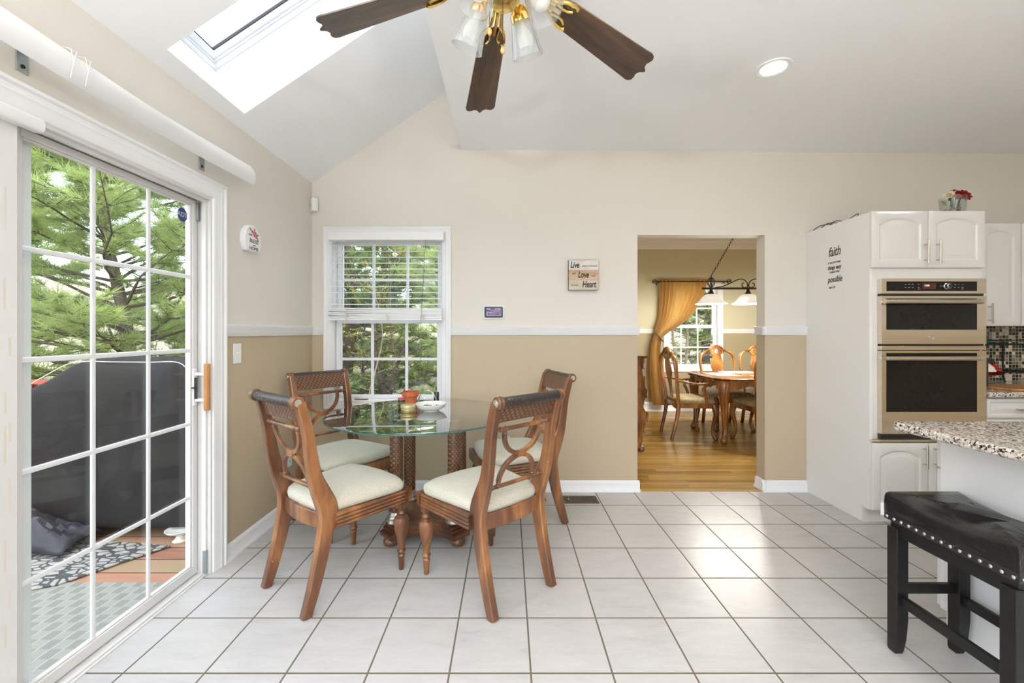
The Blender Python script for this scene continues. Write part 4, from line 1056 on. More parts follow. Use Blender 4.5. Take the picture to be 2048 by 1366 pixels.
b = B(); box(b, OXa+.004, OXb-.004, Yo+.012, Yo+.03, zf(692), zf(688)); addo('vent_slot', b, M['blackp'])
addo('trim_strip', bx(OXa, OXb, Yo, Yo+.034, zf(700), zf(692.3)), M['steel'], bevel=.001)
oven_door(zf(868), zf(701.5), zf(824), zf(706), zf(716))
b = B(); box(b, OXa+.003, OXb-.003, Yo+.010, Yo+.034, zf(880), zf(868)); box(b, OXa, OXb, Yo+.005, Yo+.030, zf(874.5), zf(873)); addo('bottom_vent', b, M['blackp'])

# ---- vase and wire bits on the cabinet top
vs = thing('flower_vase', 'clear glass vase of red and cream silk roses on top of the oven cabinet', 'vase', (3.035, 2.885, ZT))
b = B(); lathe(b, [(.058,0),(.062,.003),(.066,.05),(.070,.125),(.067,.125),(.062,.05),(.055,.006),(.01,.005)], 32); obj('glass_jar', b, M['jarglass'], vs)
b = B(); random.seed(8)
for i in range(46):
    a = random.uniform(0,6.28); r = random.uniform(0,.042); bmesh.ops.create_icosphere(b, subdivisions=1, radius=random.uniform(.007,.013), matrix=Matrix.Translation((r*math.cos(a), r*math.sin(a), .018+random.uniform(0,.03))))
tag(obj('pebbles', b, plain('river_pebbles', sr(150,132,88), .5, var=.5, scale=30), vs), None, kind='stuff')
def rose(name, x, y, z, R, m, tilt, az):
    b = B(); T = Matrix.Translation((x,y,z)) @ Matrix.Rotation(az,4,'Z') @ Matrix.Rotation(tilt,4,'Y')
    for ringi, (n, r, h, op) in enumerate(((4,.35,.62,.15),(6,.65,.55,.45),(8,1.0,.40,.85))):
        for k in range(n):
            a = 2*PI*(k+ringi*.4)/n; rows = []
            for s in (0, .35, .7, 1.0):
                row = []
                for w in (-1,-.4,.4,1):
                    aa = a+w*(.75/ (1+ringi*.25))*math.sin(PI*(.15+.75*s)); rad = R*r*(.25+.75*s**1.2)+R*.10*math.sin(w*5+k); zz = R*(h*math.sin(s*1.8)*(1.1-op*.4)-.04*ringi)
                    row.append(T@Vector((rad*math.cos(aa), rad*math.sin(aa), zz)))
                rows.append(row+[q+T.to_3x3()@Vector((0,0,-.0012)) for q in row[::-1]])
            loft(b, rows)
    return obj(name, b, m, vs, ang=60)
redp = plain('red_petals', sr(160,14,20), .6, var=.3, scale=60); crp = plain('cream_petals', sr(236,220,188), .6, var=.12, scale=50)
rose('rose', -.010, -.01, .150, .036, redp, -.2, 0); rose('rose', .045, -.015, .142, .036, redp, .5, 0); rose('rose', .085, 0, .130, .034, redp, .9, 0); rose('rose', .02, .03, .150, .034, redp, .1, 1)
rose('rose', -.055, -.03, .128, .034, crp, -1.0, .3); rose('rose', -.018, -.045, .115, .026, plain('rose_pink_petals', sr(190,80,90), .6), -.7, 1.2)
b = B()
for x, y in ((-.01,-.01),(.04,-.01),(.06,0),(.02,.03),(-.04,-.02),(-.015,-.035)): tube(b, [(x*.3,y*.3,.01),(x*.7,y*.7,.08),(x,y,.135)], .0025, 5)
for k in range(7):
    a = k*.9; T = Matrix.Translation((.03*math.cos(a),.03*math.sin(a),.06+.008*k)) @ Matrix.Rotation(a,4,'Z') @ Matrix.Rotation(-.6,4,'Y'); prism(b, [(0,0),(.016,.010),(.038,0),(.016,-.010)], 0, .0012, 'z', M4=T)
obj('stems_and_leaves', b, M['leaf'], vs)
wb = thing('wire_scroll_decor', 'black wire scroll ornament lying at the back corner on top of the oven cabinet', 'wire ornament', (2.46, 3.22, ZT))
b = B()
for k in range(3):
    tube(b, catmull([(-.05+.02*k, .12-.05*k, .004), (-.02+.02*k, .09-.05*k, .034+.006*k), (.03+.02*k, .05-.04*k, .040), (.07, .0-.03*k, .02), (.06,-.05,.004)], 5), .003, 6)
tube(b, catmull([(.0,-.12,.004),(.02,-.16,.03),(.04,-.2,.052),(.045,-.19,.035)], 5), .0025, 6)
obj('wire', b, M['iron'], wb)
# ================================================================== KITCHEN RUN ON THE RIGHT
uc = thing('upper_cabinet', 'white wall cabinet above the counter right of the oven', 'cabinet', (3.6, 3.2, 1.32))
O5 = Vector((3.6, 3.2, 1.32))
def addu(name, bm, m, par=uc, **k):
    q = obj(name, bm, m, par, **k); q.location = -O5 if par is uc else (0,0,0); return q
addu('carcass', bx(3.140, 4.60, 3.060, YB-.001, 1.322, 2.056), M['cab'])
for x0, x1 in ((3.142, 3.387), (3.390, 3.692), (3.697, 3.997), (4.0, 4.3)):
    d = addu('door', door_mesh(x0, x1, 1.320, 2.058, 3.040, rise=.035, fr=.055), M['cab'], ang=25)
    bar_handle(d, x0+.062 if x0 > 3.3 else x1-.03, 3.040, 1.335, 1.482)
bc = thing('base_cabinet', 'white base cabinet with drawers under the granite counter beside the oven', 'cabinet', (3.9, 3.1, 0))
O6 = Vector((3.9, 3.1, 0))
def addk(name, bm, m, par=bc, **k):
    q = obj(name, bm, m, par, **k); q.location = -O6 if par is bc else (0,0,0); return q
b = B(); box(b, 3.140, 5.0, 2.795, YB-.001, .10, .850); box(b, 3.140, 5.0, 2.85, YB-.001, 0, .10); addk('carcass', b, M['cab'])
for x0, x1 in ((3.146, 3.60), (3.605, 4.05), (4.055, 4.5)):
    dd = addk('drawer', door_mesh(x0, x1, .712, .838, 2.775, arch=False, fr=.022), M['cab'], ang=25); bar_handle(dd, .770, 2.775, (x0+x1)/2-.055, (x0+x1)/2+.055, vertical=False)
    dd = addk('door', door_mesh(x0, x1, .104, .700, 2.775, rise=.04), M['cab'], ang=25); bar_handle(dd, x1-.04, 2.775, .55, .69)
b = B(); prism(b, [(3.139,2.745),(5.0,2.745),(5.0,YB-.001),(3.139,YB-.001)], .851, .884, 'z')
tag(obj('counter_top', b, M['granite'], origin=(3.9,3.1,.851), bevel=.006, seg=3), 'speckled granite counter top along the back wall right of the oven', 'counter top')
struct('backsplash', bx(3.14, 5.0, YB-.008, YB, .885, 1.32), M['mosaic'], 'dark and cream glass mosaic backsplash', 'backsplash', smooth=False)
CTZ = .8845
b = B(); prism(b, [(3.34,2.80),(3.95,2.79),(3.98,3.06),(3.32,3.07)], 0, .014, 'z')
tag(obj('cutting_board', b, M['handlewood'], origin=(3.65,2.93,-0), bevel=.004), 'flat wooden board on the granite counter under the dish rack', 'cutting board').location = (3.65,2.93,CTZ)
dk = thing('dish_rack', 'two-tier black wire dish rack on the counter beside the oven', 'dish rack', (3.60, 3.16, CTZ))
b = B()
def rk(x, y, z): return Vector((x-3.60, y-3.16, z-CTZ))
for (x, y) in ((3.40,3.06),(3.84,3.06),(3.40,3.28),(3.84,3.28)): tube(b, catmull([rk(x-.0,y-.015,CTZ+.004), rk(x,y,CTZ+.06), rk(x,y,CTZ+.2), rk(x,y,1.215)], 3), .006, 8)
obj('post', b, M['iron'], dk)
for z, nm in ((.985,'lower_tray'), (1.185,'upper_shelf')):
    b = B()
    for y in (3.05, 3.29): tube(b, [rk(3.38,y,z), rk(3.86,y,z)], .005, 6); tube(b, [rk(3.38,y,z+.03), rk(3.86,y,z+.03)], .003, 6)
    for x in (3.38, 3.86): tube(b, [rk(x,3.05,z), rk(x,3.29,z)], .005, 6)
    for k in range(22): x = 3.39+k*.022; tube(b, [rk(x,3.05,z+.03), rk(x,3.052,z), rk(x,3.288,z), rk(x,3.29,z+.03)], .002, 4)
    obj(nm, b, M['iron'], dk)
def disc(name, label, cat, loc, R, prof, m, tx=0, ty=0):
    b = B(); lathe(b, [(r*R, z) for r, z in prof], 28); o = obj(name, b, m); o.location = loc; o.rotation_euler = (tx, ty, 0); return tag(o, label, cat)
PL = [(.5,0),(.55,.002),(1,.018),(.98,.021),(.6,.008),(.01,.006)]; BW = [(.45,0),(.5,.003),(.85,.03),(1,.06),(.97,.061),(.8,.033),(.01,.008)]
disc('bowl', 'red bowl tilted in the lower tray of the dish rack', 'bowl', (3.585, 3.15, 1.03), .072, BW, M['red'], 2.9, .25)
disc('bowl', 'cream speckled bowl upside down in the lower tray of the dish rack', 'bowl', (3.475, 3.10, 1.050), .072, BW, M['cream'], PI, 0)
disc('plate', 'teal plate lying on the upper shelf of the dish rack', 'plate', (3.50, 3.13, 1.194), .080, PL, M['teal'], .06, 0)
disc('plate', 'pink plate resting on the rack above the teal plate', 'plate', (3.47, 3.2, 1.222), .080, PL, M['pink'], 0, .05)
for i, x in enumerate((3.565, 3.635)):
    b = B(); lathe(b, [(.026,0),(.030,.003),(.034,.085),(.032,.085),(.028,.006),(.003,.005)], 20); g = obj('drinking_glass', b, M['jarglass']); g.location = (x, 3.22, 1.190)
    tag(g, 'clear drinking glass on the upper rack shelf ' + ('behind the teal plate' if i == 0 else 'at the edge of the photo'), 'glass', 'glasses on the dish rack')
pn = thing('saucepan', 'black saucepan with a red ring handle behind the bowls', 'pan', (3.60, 3.235, .992))
b = B(); lathe(b, [(.06,0),(.075,.004),(.08,.075),(.077,.075),(.07,.008),(.005,.006)], 24); obj('pot', b, M['blackp'], pn)
b = B(); lathe(b, [(.081,.076),(.06,.088),(.005,.092)], 24); obj('lid', b, M['steelh'], pn)
b = B(); tube(b, [(-.05+.03*math.cos(a), -.03, .095+.045*math.sin(a)) for a in [PI*i/10 for i in range(11)]], .006, 8); obj('handle', b, M['red'], pn)
bt = thing('oil_bottle', 'dark bottle with a round metal stopper right beside the oven cabinet', 'bottle', (3.335, 2.98, CTZ))
b = B(); lathe(b, [(.03,0),(.034,.004),(.034,.18),(.014,.235),(.013,.285)], 24); obj('body', b, M['blackp'], bt)
b = B(); bmesh.ops.create_uvsphere(b, u_segments=16, v_segments=10, radius=.019, matrix=Matrix.Translation((0,0,.302))); obj('stopper', b, M['chrome'], bt)

# ================================================================== ISLAND
isl = thing('kitchen_island', 'white kitchen island base under the granite slab', 'kitchen island', (2.5, .7, 0))
O7 = Vector((2.5, .7, 0))
def addi(name, bm, m, par=isl, **k):
    q = obj(name, bm, m, par, **k); q.location = -O7 if par is isl else (0,0,0); return q
b = B(); box(b, 1.842, 3.05, -.5, 1.800, .105, .850); box(b, 1.842, 3.05, -.5, 1.775, 0, .105); addi('body', b, M['cabside'])
for x0, x1 in ((1.846, 2.44), (2.446, 3.04)):
    d = addi('drawer', bx(x0, x1, 1.800, 1.820, .70, .842), M['cab'], bevel=.003); d = addi('door', bx(x0, x1, 1.800, 1.820, .11, .692), M['cab'], bevel=.003)
b = B(); r = .035; pts = [(3.1,-.6),(3.1,1.862)]+[(1.678+r-r*math.sin(a), 1.862-r+r*math.cos(a)) for a in [PI/2*k/6 for k in range(7)]]+[(1.678,-.6)]
prism(b, pts, .851, .886, 'z'); tag(obj('island_counter', b, M['granite'], origin=(2.4,.7,.851), bevel=.010, seg=4), 'speckled granite slab with rounded corner on the kitchen island', 'counter top')

# ================================================================== BAR STOOL
bs = thing('bar_stool', 'black leather saddle bar stool with silver nailheads beside the island', 'stool', (1.675, 1.49, 0))
b = B(); X0, X1, Y0, Y1 = -.145, .145, -.225, .225
loops = []
for s, z in ((1,.525),(1.012,.530),(1.012,.575),(1.0,.615),(.985,.628),(.95,.636),(.7,.640),(.35,.641)):
    row = []; n = 16
    def edge(p0, p1):
        return [(p0[0]+(p1[0]-p0[0])*k/n, p0[1]+(p1[1]-p0[1])*k/n) for k in range(n)]
    q = edge((X0,Y0),(X1,Y0))+edge((X1,Y0),(X1,Y1))+edge((X1,Y1),(X0,Y1))+edge((X0,Y1),(X0,Y0))
    for x, y in q:
        k = max(0, (z-.56)/.08); dip = -.030*(1-(y/.225)**2)*k*(1 if s > .9 else 1)
        wr = .0025*math.sin(y*38+x*30)*(1 if .54 < z < .63 else .3)
        row.append((x*s+(wr if abs(x)>.14 else 0), y*s, z+dip+.004*(1 if s < .9 else 0)))
    loops.append(row)
loft(b, loops); obj('seat', b, M['leather'], bs, ang=60)
b = B(); random.seed(2)
def nail(x, y, ax):
    T = Matrix.Translation((x,y,.538)) @ (Matrix.Rotation(-PI/2,4,'Y') if ax == 'x' else Matrix.Rotation(PI/2,4,'X')); lathe(b, [(.0062,0),(.0058,.0018),(.004,.0032),(0,.0038)], 10, T)
for k in range(15): nail(X0-.0022, Y1-.012-k*(Y1-Y0-.024)/14, 'x')
for k in range(10): nail(X0+.012+k*(X1-X0-.024)/9, Y0-.0030, 'y')
obj('nailheads', b, M['chrome'], bs)
obj('seat_rail', (lambda b: (box(b, X0+.012, X1-.012, Y0+.012, Y1-.012, .47, .527), b)[1])(B()), M['blackwood'], bs)
for sx in (-1, 1):
    for sy in (-1, 1):
        b = B(); x, y = sx*.122, sy*.195
        L = []
        for z, k, w in ((0,.010,.015),(.012,.010,.018),(.06,.004,.0205),(.14,0,.0225),(.50,0,.0225)):
            xx, yy = x+sx*k*0, y-sy*(-k); L.append([(xx-w,yy-w,z),(xx+w,yy-w,z),(xx+w,yy+w,z),(xx-w,yy+w,z)])
        loft(b, L); obj('leg', b, M['blackwood'], bs, bevel=.002, ang=30)
for sx in (-1, 1): obj('stretcher', bx(sx*.122-.009, sx*.122+.009, -.18, .18, .200, .238), M['blackwood'], bs, bevel=.002)
for sy in (-1, 1): obj('stretcher', bx(-.105, .105, sy*.195-.009, sy*.195+.009, .240, .278), M['blackwood'], bs, bevel=.002)
b = B(); box(b, -.160, -.148, .226, .229, .535, .585, M4=None); tg = obj('care_tag', b, M['vinyl'], bs); tg.rotation_euler = (0, .0, 0)

# ================================================================== DINING ROOM
DW = M['dinewood']
dt = thing('dining_table', 'carved cherry dining table with clipped corners in the next room', 'table', (3.35, 5.21, 0))
TX0, TX1, TY0, TY1 = -.985, .985, -.48, .48
def clip(k, c=.13): return [(TX0-k+c,TY0-k),(TX1+k-c,TY0-k),(TX1+k,TY0-k+c),(TX1+k,TY1+k-c),(TX1+k-c,TY1+k),(TX0-k+c,TY1+k),(TX0-k,TY1+k-c),(TX0-k,TY0-k+c)]
b = B(); loft(b, [[(x,y,z) for x,y in clip(k)] for k, z in ((-.03,.708),(.0,.714),(.002,.724),(-.012,.728),(.008,.736),(.010,.744),(0,.750))]); obj('table_top', b, DW, dt, ang=25)
def carved(L):  # scalloped apron outline
    pts = [(-L,.708)]; n = 44
    low = []
    for i in range(n+1):
        t = i/n; x = -L+2*L*t; a = abs(2*t-1)
        low.append((x, .650-.045*math.exp(-((a)/.13)**2)-.018*math.exp(-((a-.38)/.08)**2)-.05*max(0,a-.72)/.28+.008*math.sin(t*60)))
    return [(-L,.708)]+low+[(L,.708)]
# carved scroll relief on the aprons
def scrolls(b, L, fix, axis):
    for k in range(7):
        c = -L*.8+1.6*L*k/6
        pts = []
        for i in range(14):
            a = i*.55; r = .022*(1-i/16); u = c+r*math.cos(a)*(1.5 if k % 2 else -1.5); z = .678+r*math.sin(a)*.8
            pts.append((u, fix, z) if axis == 'y' else (fix, u, z))
        tube(b, pts, .0035, 5, mat=1)
for s in (-1, 1):
    b = B(); prism(b, carved(.86), s*.41-.012, s*.41+.012, 'y'); scrolls(b, .86, s*.424, 'y'); obj('apron', b, [DW, M['goldwood']], dt, ang=50)
    b = B(); prism(b, carved(.33), s*.90-.012, s*.90+.012, 'x'); scrolls(b, .33, s*.914, 'x'); obj('apron', b, [DW, M['goldwood']], dt, ang=50)
for sx in (-1, 1):
    for sy in (-1, 1):
        b = B(); dvec = Vector((sx, sy*.9, 0)).normalized()
        pts = []; rad = []
        for z, o, r in ((.712,.0,.060),(.66,.010,.066),(.58,.022,.062),(.48,.016,.050),(.34,.0,.038),(.20,-.008,.032),(.11,.0,.031),(.06,.016,.038),(.03,.024,.044),(.0,.022,.030)):
            pts.append(Vector((sx*.87, sy*.375, z))+dvec*o); rad.append(r)
        c = catmull(pts, 3); rr = [v.x for v in catmull([Vector((r,0,0)) for r in rad], 3)]
        tube(b, c, rr, 14)
        for s2 in (-1, 0, 1):
            side = Vector((-dvec.y, dvec.x, 0))
            q = [c[i]+(dvec*(1-abs(s2)*.3)+side*s2*.7).normalized()*rr[i]*.97 for i in range(2, len(c)-4, 2)]
            tube(b, [p+side*.004*math.sin(i*1.9) for i, p in enumerate(q)], [.0075-.0004*i for i in range(len(q))], 5, mat=1)
        obj('leg', b, [DW, M['goldwood']], dt)
for i, (x, y, rz, lab) in enumerate(((-.72, 0, PI/2, 'cream placemat on the near end of the dining table, in front of the armchair'), (-.36, .28, 0, 'cream placemat on the window side of the dining table'), (-.25, -.27, 0, 'cream placemat on the kitchen side of the dining table'), (.35, .28, 0, 'cream placemat on the window side of the dining table, partly hidden by the doorway'))):
    o = obj('placemat', bx(-.2, .2, -.14, .14, 0, .004), plain('cream_placemat', sr(204,194,164), .8, var=.05) if i == 0 else bpy.data.materials['cream_placemat']); o.location = (3.35+x, 5.21+y, .7502); o.rotation_euler = (0,0,rz+(.05 if i == 2 else 0)); tag(o, lab, 'placemat', 'placemats on the dining table')
def dining_chair(label, arms):
    t = thing('dining_chair', label, 'chair', group='carved dining chairs around the dining table')
    b = B(); loops = []
    for s, z in ((.93,.425),(1.0,.435),(1.0,.462),(.95,.480),(.75,.492),(.4,.498)):
        row = []
        for k in range(32):
            a = 2*PI*k/32; ca, sa = math.cos(a), math.sin(a); p = .38
            x = math.copysign(abs(ca)**p, ca); y = math.copysign(abs(sa)**p, sa); row.append((x*(.235+.03*y)*s, y*.225*s, z))
        loops.append(row)
    loft(b, loops); obj('seat', b, M['damask'], t, ang=80)
    b = B(); loops = []
    for s, z in ((.96,.365),(.985,.380),(1.0,.435),(.9,.436)):
        row = []
        for k in range(32):
            a = 2*PI*k/32; ca, sa = math.cos(a), math.sin(a); p = .38
            x = math.copysign(abs(ca)**p, ca); y = math.copysign(abs(sa)**p, sa); row.append((x*(.238+.03*y)*s, y*.232*s, z+(.012*math.cos(x*6) if z < .37 else 0)))
        loops.append(row)
    loft(b, loops); obj('seat_frame', b, DW, t, ang=50)
    for s in (-1, 1):
        b = B(); d = Vector((s*.7,.7,0)); pts = [Vector((s*.225,.195,z))+d*o for z, o in ((.42,-.01),(.36,.012),(.30,.020),(.20,-.008),(.10,-.020),(.05,-.004),(.02,.014),(0,.014))]
        tube(b, catmull(pts, 3), [v.x for v in catmull([Vector((r,0,0)) for r in (.034,.036,.032,.021,.017,.022,.028,.020)], 3)], 12); obj('leg', b, DW, t)
        b = B(); tube(b, catmull([(s*.185,-.29,0),(s*.188,-.255,.14),(s*.19,-.225,.28),(s*.19,-.21,.42)], 4), [.019+.0006*i for i in range(13)], 8, flat=(1,1.1)); obj('leg', b, DW, t)
    # back frame: shaped yoke
    b = B(); path = [(-.185,-.212,.42),(-.200,-.225,.56),(-.222,-.245,.72),(-.235,-.262,.86),(-.215,-.272,.955),(-.155,-.278,1.0),(-.095,-.280,1.025),(-.06,-.282,1.06),(0,-.284,1.082),(.06,-.282,1.06),(.095,-.280,1.025),(.155,-.278,1.0),(.215,-.272,.955),(.235,-.262,.86),(.222,-.245,.72),(.200,-.225,.56),(.185,-.212,.42)]
    c = catmull(path, 3); tube(b, c, [.019+.006*math.exp(-((p.z-.93)/.08)**2) for p in c], 10, flat=(1.15,.75)); obj('back_frame', b, DW, t)
    # crest with an oval opening
    b = B(); n = 28
    def ov(rx, rz, y, zc=1.005): return [(rx*math.cos(2*PI*k/n), y, zc+rz*math.sin(2*PI*k/n)) for k in range(n)]
    def outer(y):
        pts = []
        for k in range(n):
            a = 2*PI*k/n; rx = .088+.012*math.cos(4*a); rz = .066+.012*math.cos(2*a+PI)*0+.010*math.cos(3*a+PI/2); pts.append((rx*math.cos(a), y, 1.0+rz*math.sin(a)))
        return pts
    loft(b, [ov(.030,.036,-.292), ov(.030,.036,-.270), outer(-.270), outer(-.292), ov(.030,.036,-.292)], False, False); obj('crest', b, DW, t, ang=50)
    # vase splat
    b = B(); half = [(.030,.440),(.036,.50),(.028,.55),(.034,.62),(.055,.70),(.082,.78),(.088,.83),(.070,.89),(.060,.93),(.050,.96)]
    Ls = []
    for x, z in [(v.x, v.y) for v in catmull([Vector((x,z,0)) for x,z in half], 3)]:
        y = -.210-(z-.42)*.125; Ls.append([(-x,y-.007,z),(-x,y+.007,z),(-x*.4,y+.010,z),(x*.4,y+.010,z),(x,y+.007,z),(x,y-.007,z)])
    loft(b, Ls)
    for s in (-1, 1):
        tube(b, catmull([(s*.045,-.245,.66),(s*.07,-.250,.76),(s*.078,-.256,.83),(s*.055,-.262,.89)], 4), .005, 6, mat=1)
        tube(b, catmull([(s*.05,-.262,1.03),(s*.075,-.262,1.0),(s*.06,-.262,.96),(s*.03,-.260,.95)], 4), .005, 6, mat=1)
        tube(b, catmull([(s*.237,-.246,.86),(s*.218,-.256,.955),(s*.16,-.260,1.005)], 4), .005, 6, mat=1)
    obj('splat', b, [DW, M['goldwood']], t, ang=50)
    if arms:
        for s in (-1, 1):
            b = B(); c = catmull([(s*.222,-.235,.70),(s*.262,-.14,.685),(s*.270,-.02,.665),(s*.262,.085,.668),(s*.255,.125,.655),(s*.253,.120,.632)], 4)
            tube(b, c, [.017+.006*max(0,(i-12)/8) for i in range(len(c))], 10, flat=(1.2,.9)); arm = obj('arm', b, DW, t)
            b = B(); tube(b, catmull([(s*.258,.095,.655),(s*.262,.045,.60),(s*.258,.075,.53),(s*.245,.10,.42)], 4), .017, 10); obj('arm_support', b, DW, arm)
    return t
ac = dining_chair('carved dining armchair at the left end of the dining table', True); ac.location = (2.235, 5.20, 0); ac.rotation_euler = (0,0,face(1,0))
sc1 = dining_chair('carved dining chair on the window side whose whole back shows over the table', False); sc1.location = (2.92, 5.64, 0); sc1.rotation_euler = (0,0,face(0,-1))
c = copy_tree(sc1, (3.47, 5.64, 0)); c['label'] = 'carved dining chair on the window side, half cut off by the doorway edge'
c = copy_tree(sc1, (2.95, 4.90, 0), face(0,1)); c['label'] = 'carved dining chair on the kitchen side with its padded seat pushed under the table'
# bombe chest
cs = thing('bombe_chest', 'dark carved bombe chest at the left of the dining room, only its curved corner visible', 'chest', (1.2, 5.1, 0))
pr = catmull([Vector((x,z,0)) for x, z in ((1.475,1.000),(1.455,.985),(1.448,.96),(1.430,.90),(1.438,.82),(1.462,.72),(1.475,.62),(1.455,.55),(1.425,.505),(1.452,.46),(1.482,.38),(1.470,.29),(1.440,.22),(1.425,.16))], 3)
b = B(); prism(b, [(p.x-1.2, p.y) for p in pr]+[(-.24,.16),(-.24,1.0)], -.60, .60, 'y')
bt2 = B(); box(bt2, -.235, .285, -.615, .615, 1.0, 1.022); obj('top', bt2, DW, cs, bevel=.006); bbody = b
for y in (-.56, .56):
    for x in (.20, -.17):
        b = B(); tube(b, catmull([(x-.01,y,.18),(x+.010,y,.12),(x,y,.06),(x+.03,y,.025),(x+.035,y,0)], 4), [.045-.0018*i for i in range(9)]+[.029,.030,.034,.038,.040,.038,.034,.030], 12); obj('leg', b, DW, cs)
b = bbody
for z, dxx in ((.93,.242),(.75,.258),(.62,.278),(.50,.235),(.37,.285),(.25,.252)):
    for k in (0, 1): tube(b, catmull([(dxx+.004,-.59+k*.02,z+.05),(dxx+.014,-.585+k*.02,z+.02),(dxx+.004,-.59+k*.02,z-.02),(dxx+.010,-.595+k*.02,z-.05)], 3), .010, 6, mat=1)
obj('body', b, [DW, M['goldwood']], cs, ang=60)
# curtain
cu = thing('gold_curtain', 'gold curtain panel swept back to the left of the dining room window', 'curtain', (2.7, 6.70, 2.09))
def interp(tab, z):
    for (z0, v0), (z1, v1) in zip(tab, tab[1:]):
        if z0 >= z >= z1:
            t = (z0-z)/(z0-z1); t = t*t*(3-2*t) if False else t; return v0+(v1-v0)*t
    return tab[-1][1]
YC = 6.70; k126 = YC/F
cz = lambda py: H-(py-CY)*k126
cxx = lambda px: (px-CX)*k126
Lt = [(cz(558), cxx(1319)),(cz(600), cxx(1320)),(cz(635), cxx(1319)),(cz(655), cxx(1312)),(cz(668), cxx(1309)),(cz(690), cxx(1302)),(cz(730), cxx(1299)),(cz(770), cxx(1301)),(cz(810), cxx(1306))]
Rt = [(cz(558), cxx(1416)),(cz(585), cxx(1408)),(cz(610), cxx(1395)),(cz(632), cxx(1380)),(cz(650), cxx(1360)),(cz(664), cxx(1337)),(cz(676), cxx(1322)),(cz(700), cxx(1320)),(cz(740), cxx(1322)),(cz(780), cxx(1326)),(cz(810), cxx(1331))]
b = B(); nu, nv = 150, 70; grid = []
for j in range(nv+1):
    z = cz(558)+(cz(810)-cz(558))*j/nv; l = interp(Lt, z); r = interp(Rt, z); wd = r-l; row = []
    for i in range(nu+1):
        u = i/nu; ph = 2*PI*(11*u + .5*math.sin(5*u+2.2*j/nv)); amp = .020+.012*math.sin(7*u+1)
        amp *= min(1, .55+wd*.8)
        x = l+wd*(u+.012*math.sin(ph*2)); y = YC-2*0+amp*math.sin(ph)+.03*math.sin(3*u+j*.04)*min(1,wd)
        row.append(b.verts.new((x-2.7, y-6.70, z-2.09)))
    grid.append(row)
for j in range(nv):
    for i in range(nu): b.faces.new((grid[j][i], grid[j][i+1], grid[j+1][i+1], grid[j+1][i]))
co = obj('panel', b, M['curtain'], cu, ang=180); md = co.modifiers.new('t', 'SOLIDIFY'); md.thickness = .0015
b = B(); tube(b, [(cxx(1309)-2.71, -.05, cz(663)-2.09), (cxx(1314)-2.7, -.065, cz(672)-2.09), (cxx(1324)-2.69, -.05, cz(684)-2.09)], .008, 8); obj('tieback', b, M['iron'], cu)
rd = thing('curtain_rod', 'black iron curtain rod with round cage finials over the dining window', 'curtain rod', (2.9, 6.70, cz(563)))
zz = 0; b = B(); tube(b, [(cxx(1312)-2.9, 0, 0), (cxx(1455)-2.9, 0, 0)], .010, 10); obj('rod', b, M['iron'], rd)
for px in (1309, 1458):
    b = B(); c0 = Vector((cxx(px)-2.9, 0, 0))
    for a in (0, PI/3, 2*PI/3): tube(b, [c0+Vector((.032*math.cos(t), .032*math.sin(t)*math.cos(a), .032*math.sin(t)*math.sin(a))) for t in [2*PI*i/16 for i in range(17)]], .005, 5)
    obj('finial', b, M['iron'], rd)
for px in (1317.5, 1449):
    b = B(); x = cxx(px)-2.9; tube(b, [(x,0,-.012),(x,.10,-.02),(x,.108,-.05)], .008, 6); obj('bracket', b, M['iron'], rd)
# chandelier
cl = thing('pendant_light', 'black iron three-shade island pendant hanging on chains over the dining table', 'pendant light', (2.955, 5.20, 2.72))
LY = 5.20; lz = lambda py: H-(py-CY)*LY/F-2.72
b = B(); lathe(b, [(.065,-.002),(.065,-.012),(.03,-.035),(.01,-.045)], 24); obj('canopy', b, M['iron'], cl)
zb = lz(577)
b = B(); tube(b, [(-.565,0,zb),(.565,0,zb)], .013, 12)
obj('bar', b, M['iron'], cl)
for s in (-1, 1):
    b = B()
    tube(b, catmull([(s*.40,0,zb+.014),(s*.30,0,zb+.03),(s*.20,0,zb+.075),(s*.10,0,zb+.115),(s*.04,0,zb+.100),(s*.008,0,zb+.055),(s*.012,0,zb+.02),(s*.045,0,zb+.012),(s*.075,0,zb+.03),(s*.070,0,zb+.062),(s*.05,0,zb+.065)], 5), .006, 8)
    obj('scroll', b, M['iron'], cl)
    b = B(); cxq = s*.455; tube(b, [(cxq,0,zb),(cxq,0,zb+.15)], .007, 8)
    for k in range(6):
        a0 = k*PI/3; tube(b, [(cxq+.042*math.sin(t)*math.cos(a0+t*.7), .042*math.sin(t)*math.sin(a0+t*.7), zb+.075-.060*math.cos(t)) for t in [PI*i/10 for i in range(11)]], .004, 5)
    obj('cage', b, M['iron'], cl)
    b = B(); p0 = Vector((cxq,0,zb+.155)); p1 = Vector((s*.03,0,-.03)); L = (p1-p0).length; nl = int(L/.036); d = (p1-p0).normalized(); sd = d.cross(Vector((0,1,0)))
    for k in range(nl):
        cc = p0+d*(L*(k+.5)/nl); w = sd if k % 2 else Vector((0,1,0)); tube(b, [cc+d*.023*math.cos(t)+w*.010*math.sin(t) for t in [2*PI*i/10 for i in range(11)]], .0026, 5)
    obj('chain', b, M['iron'], cl)
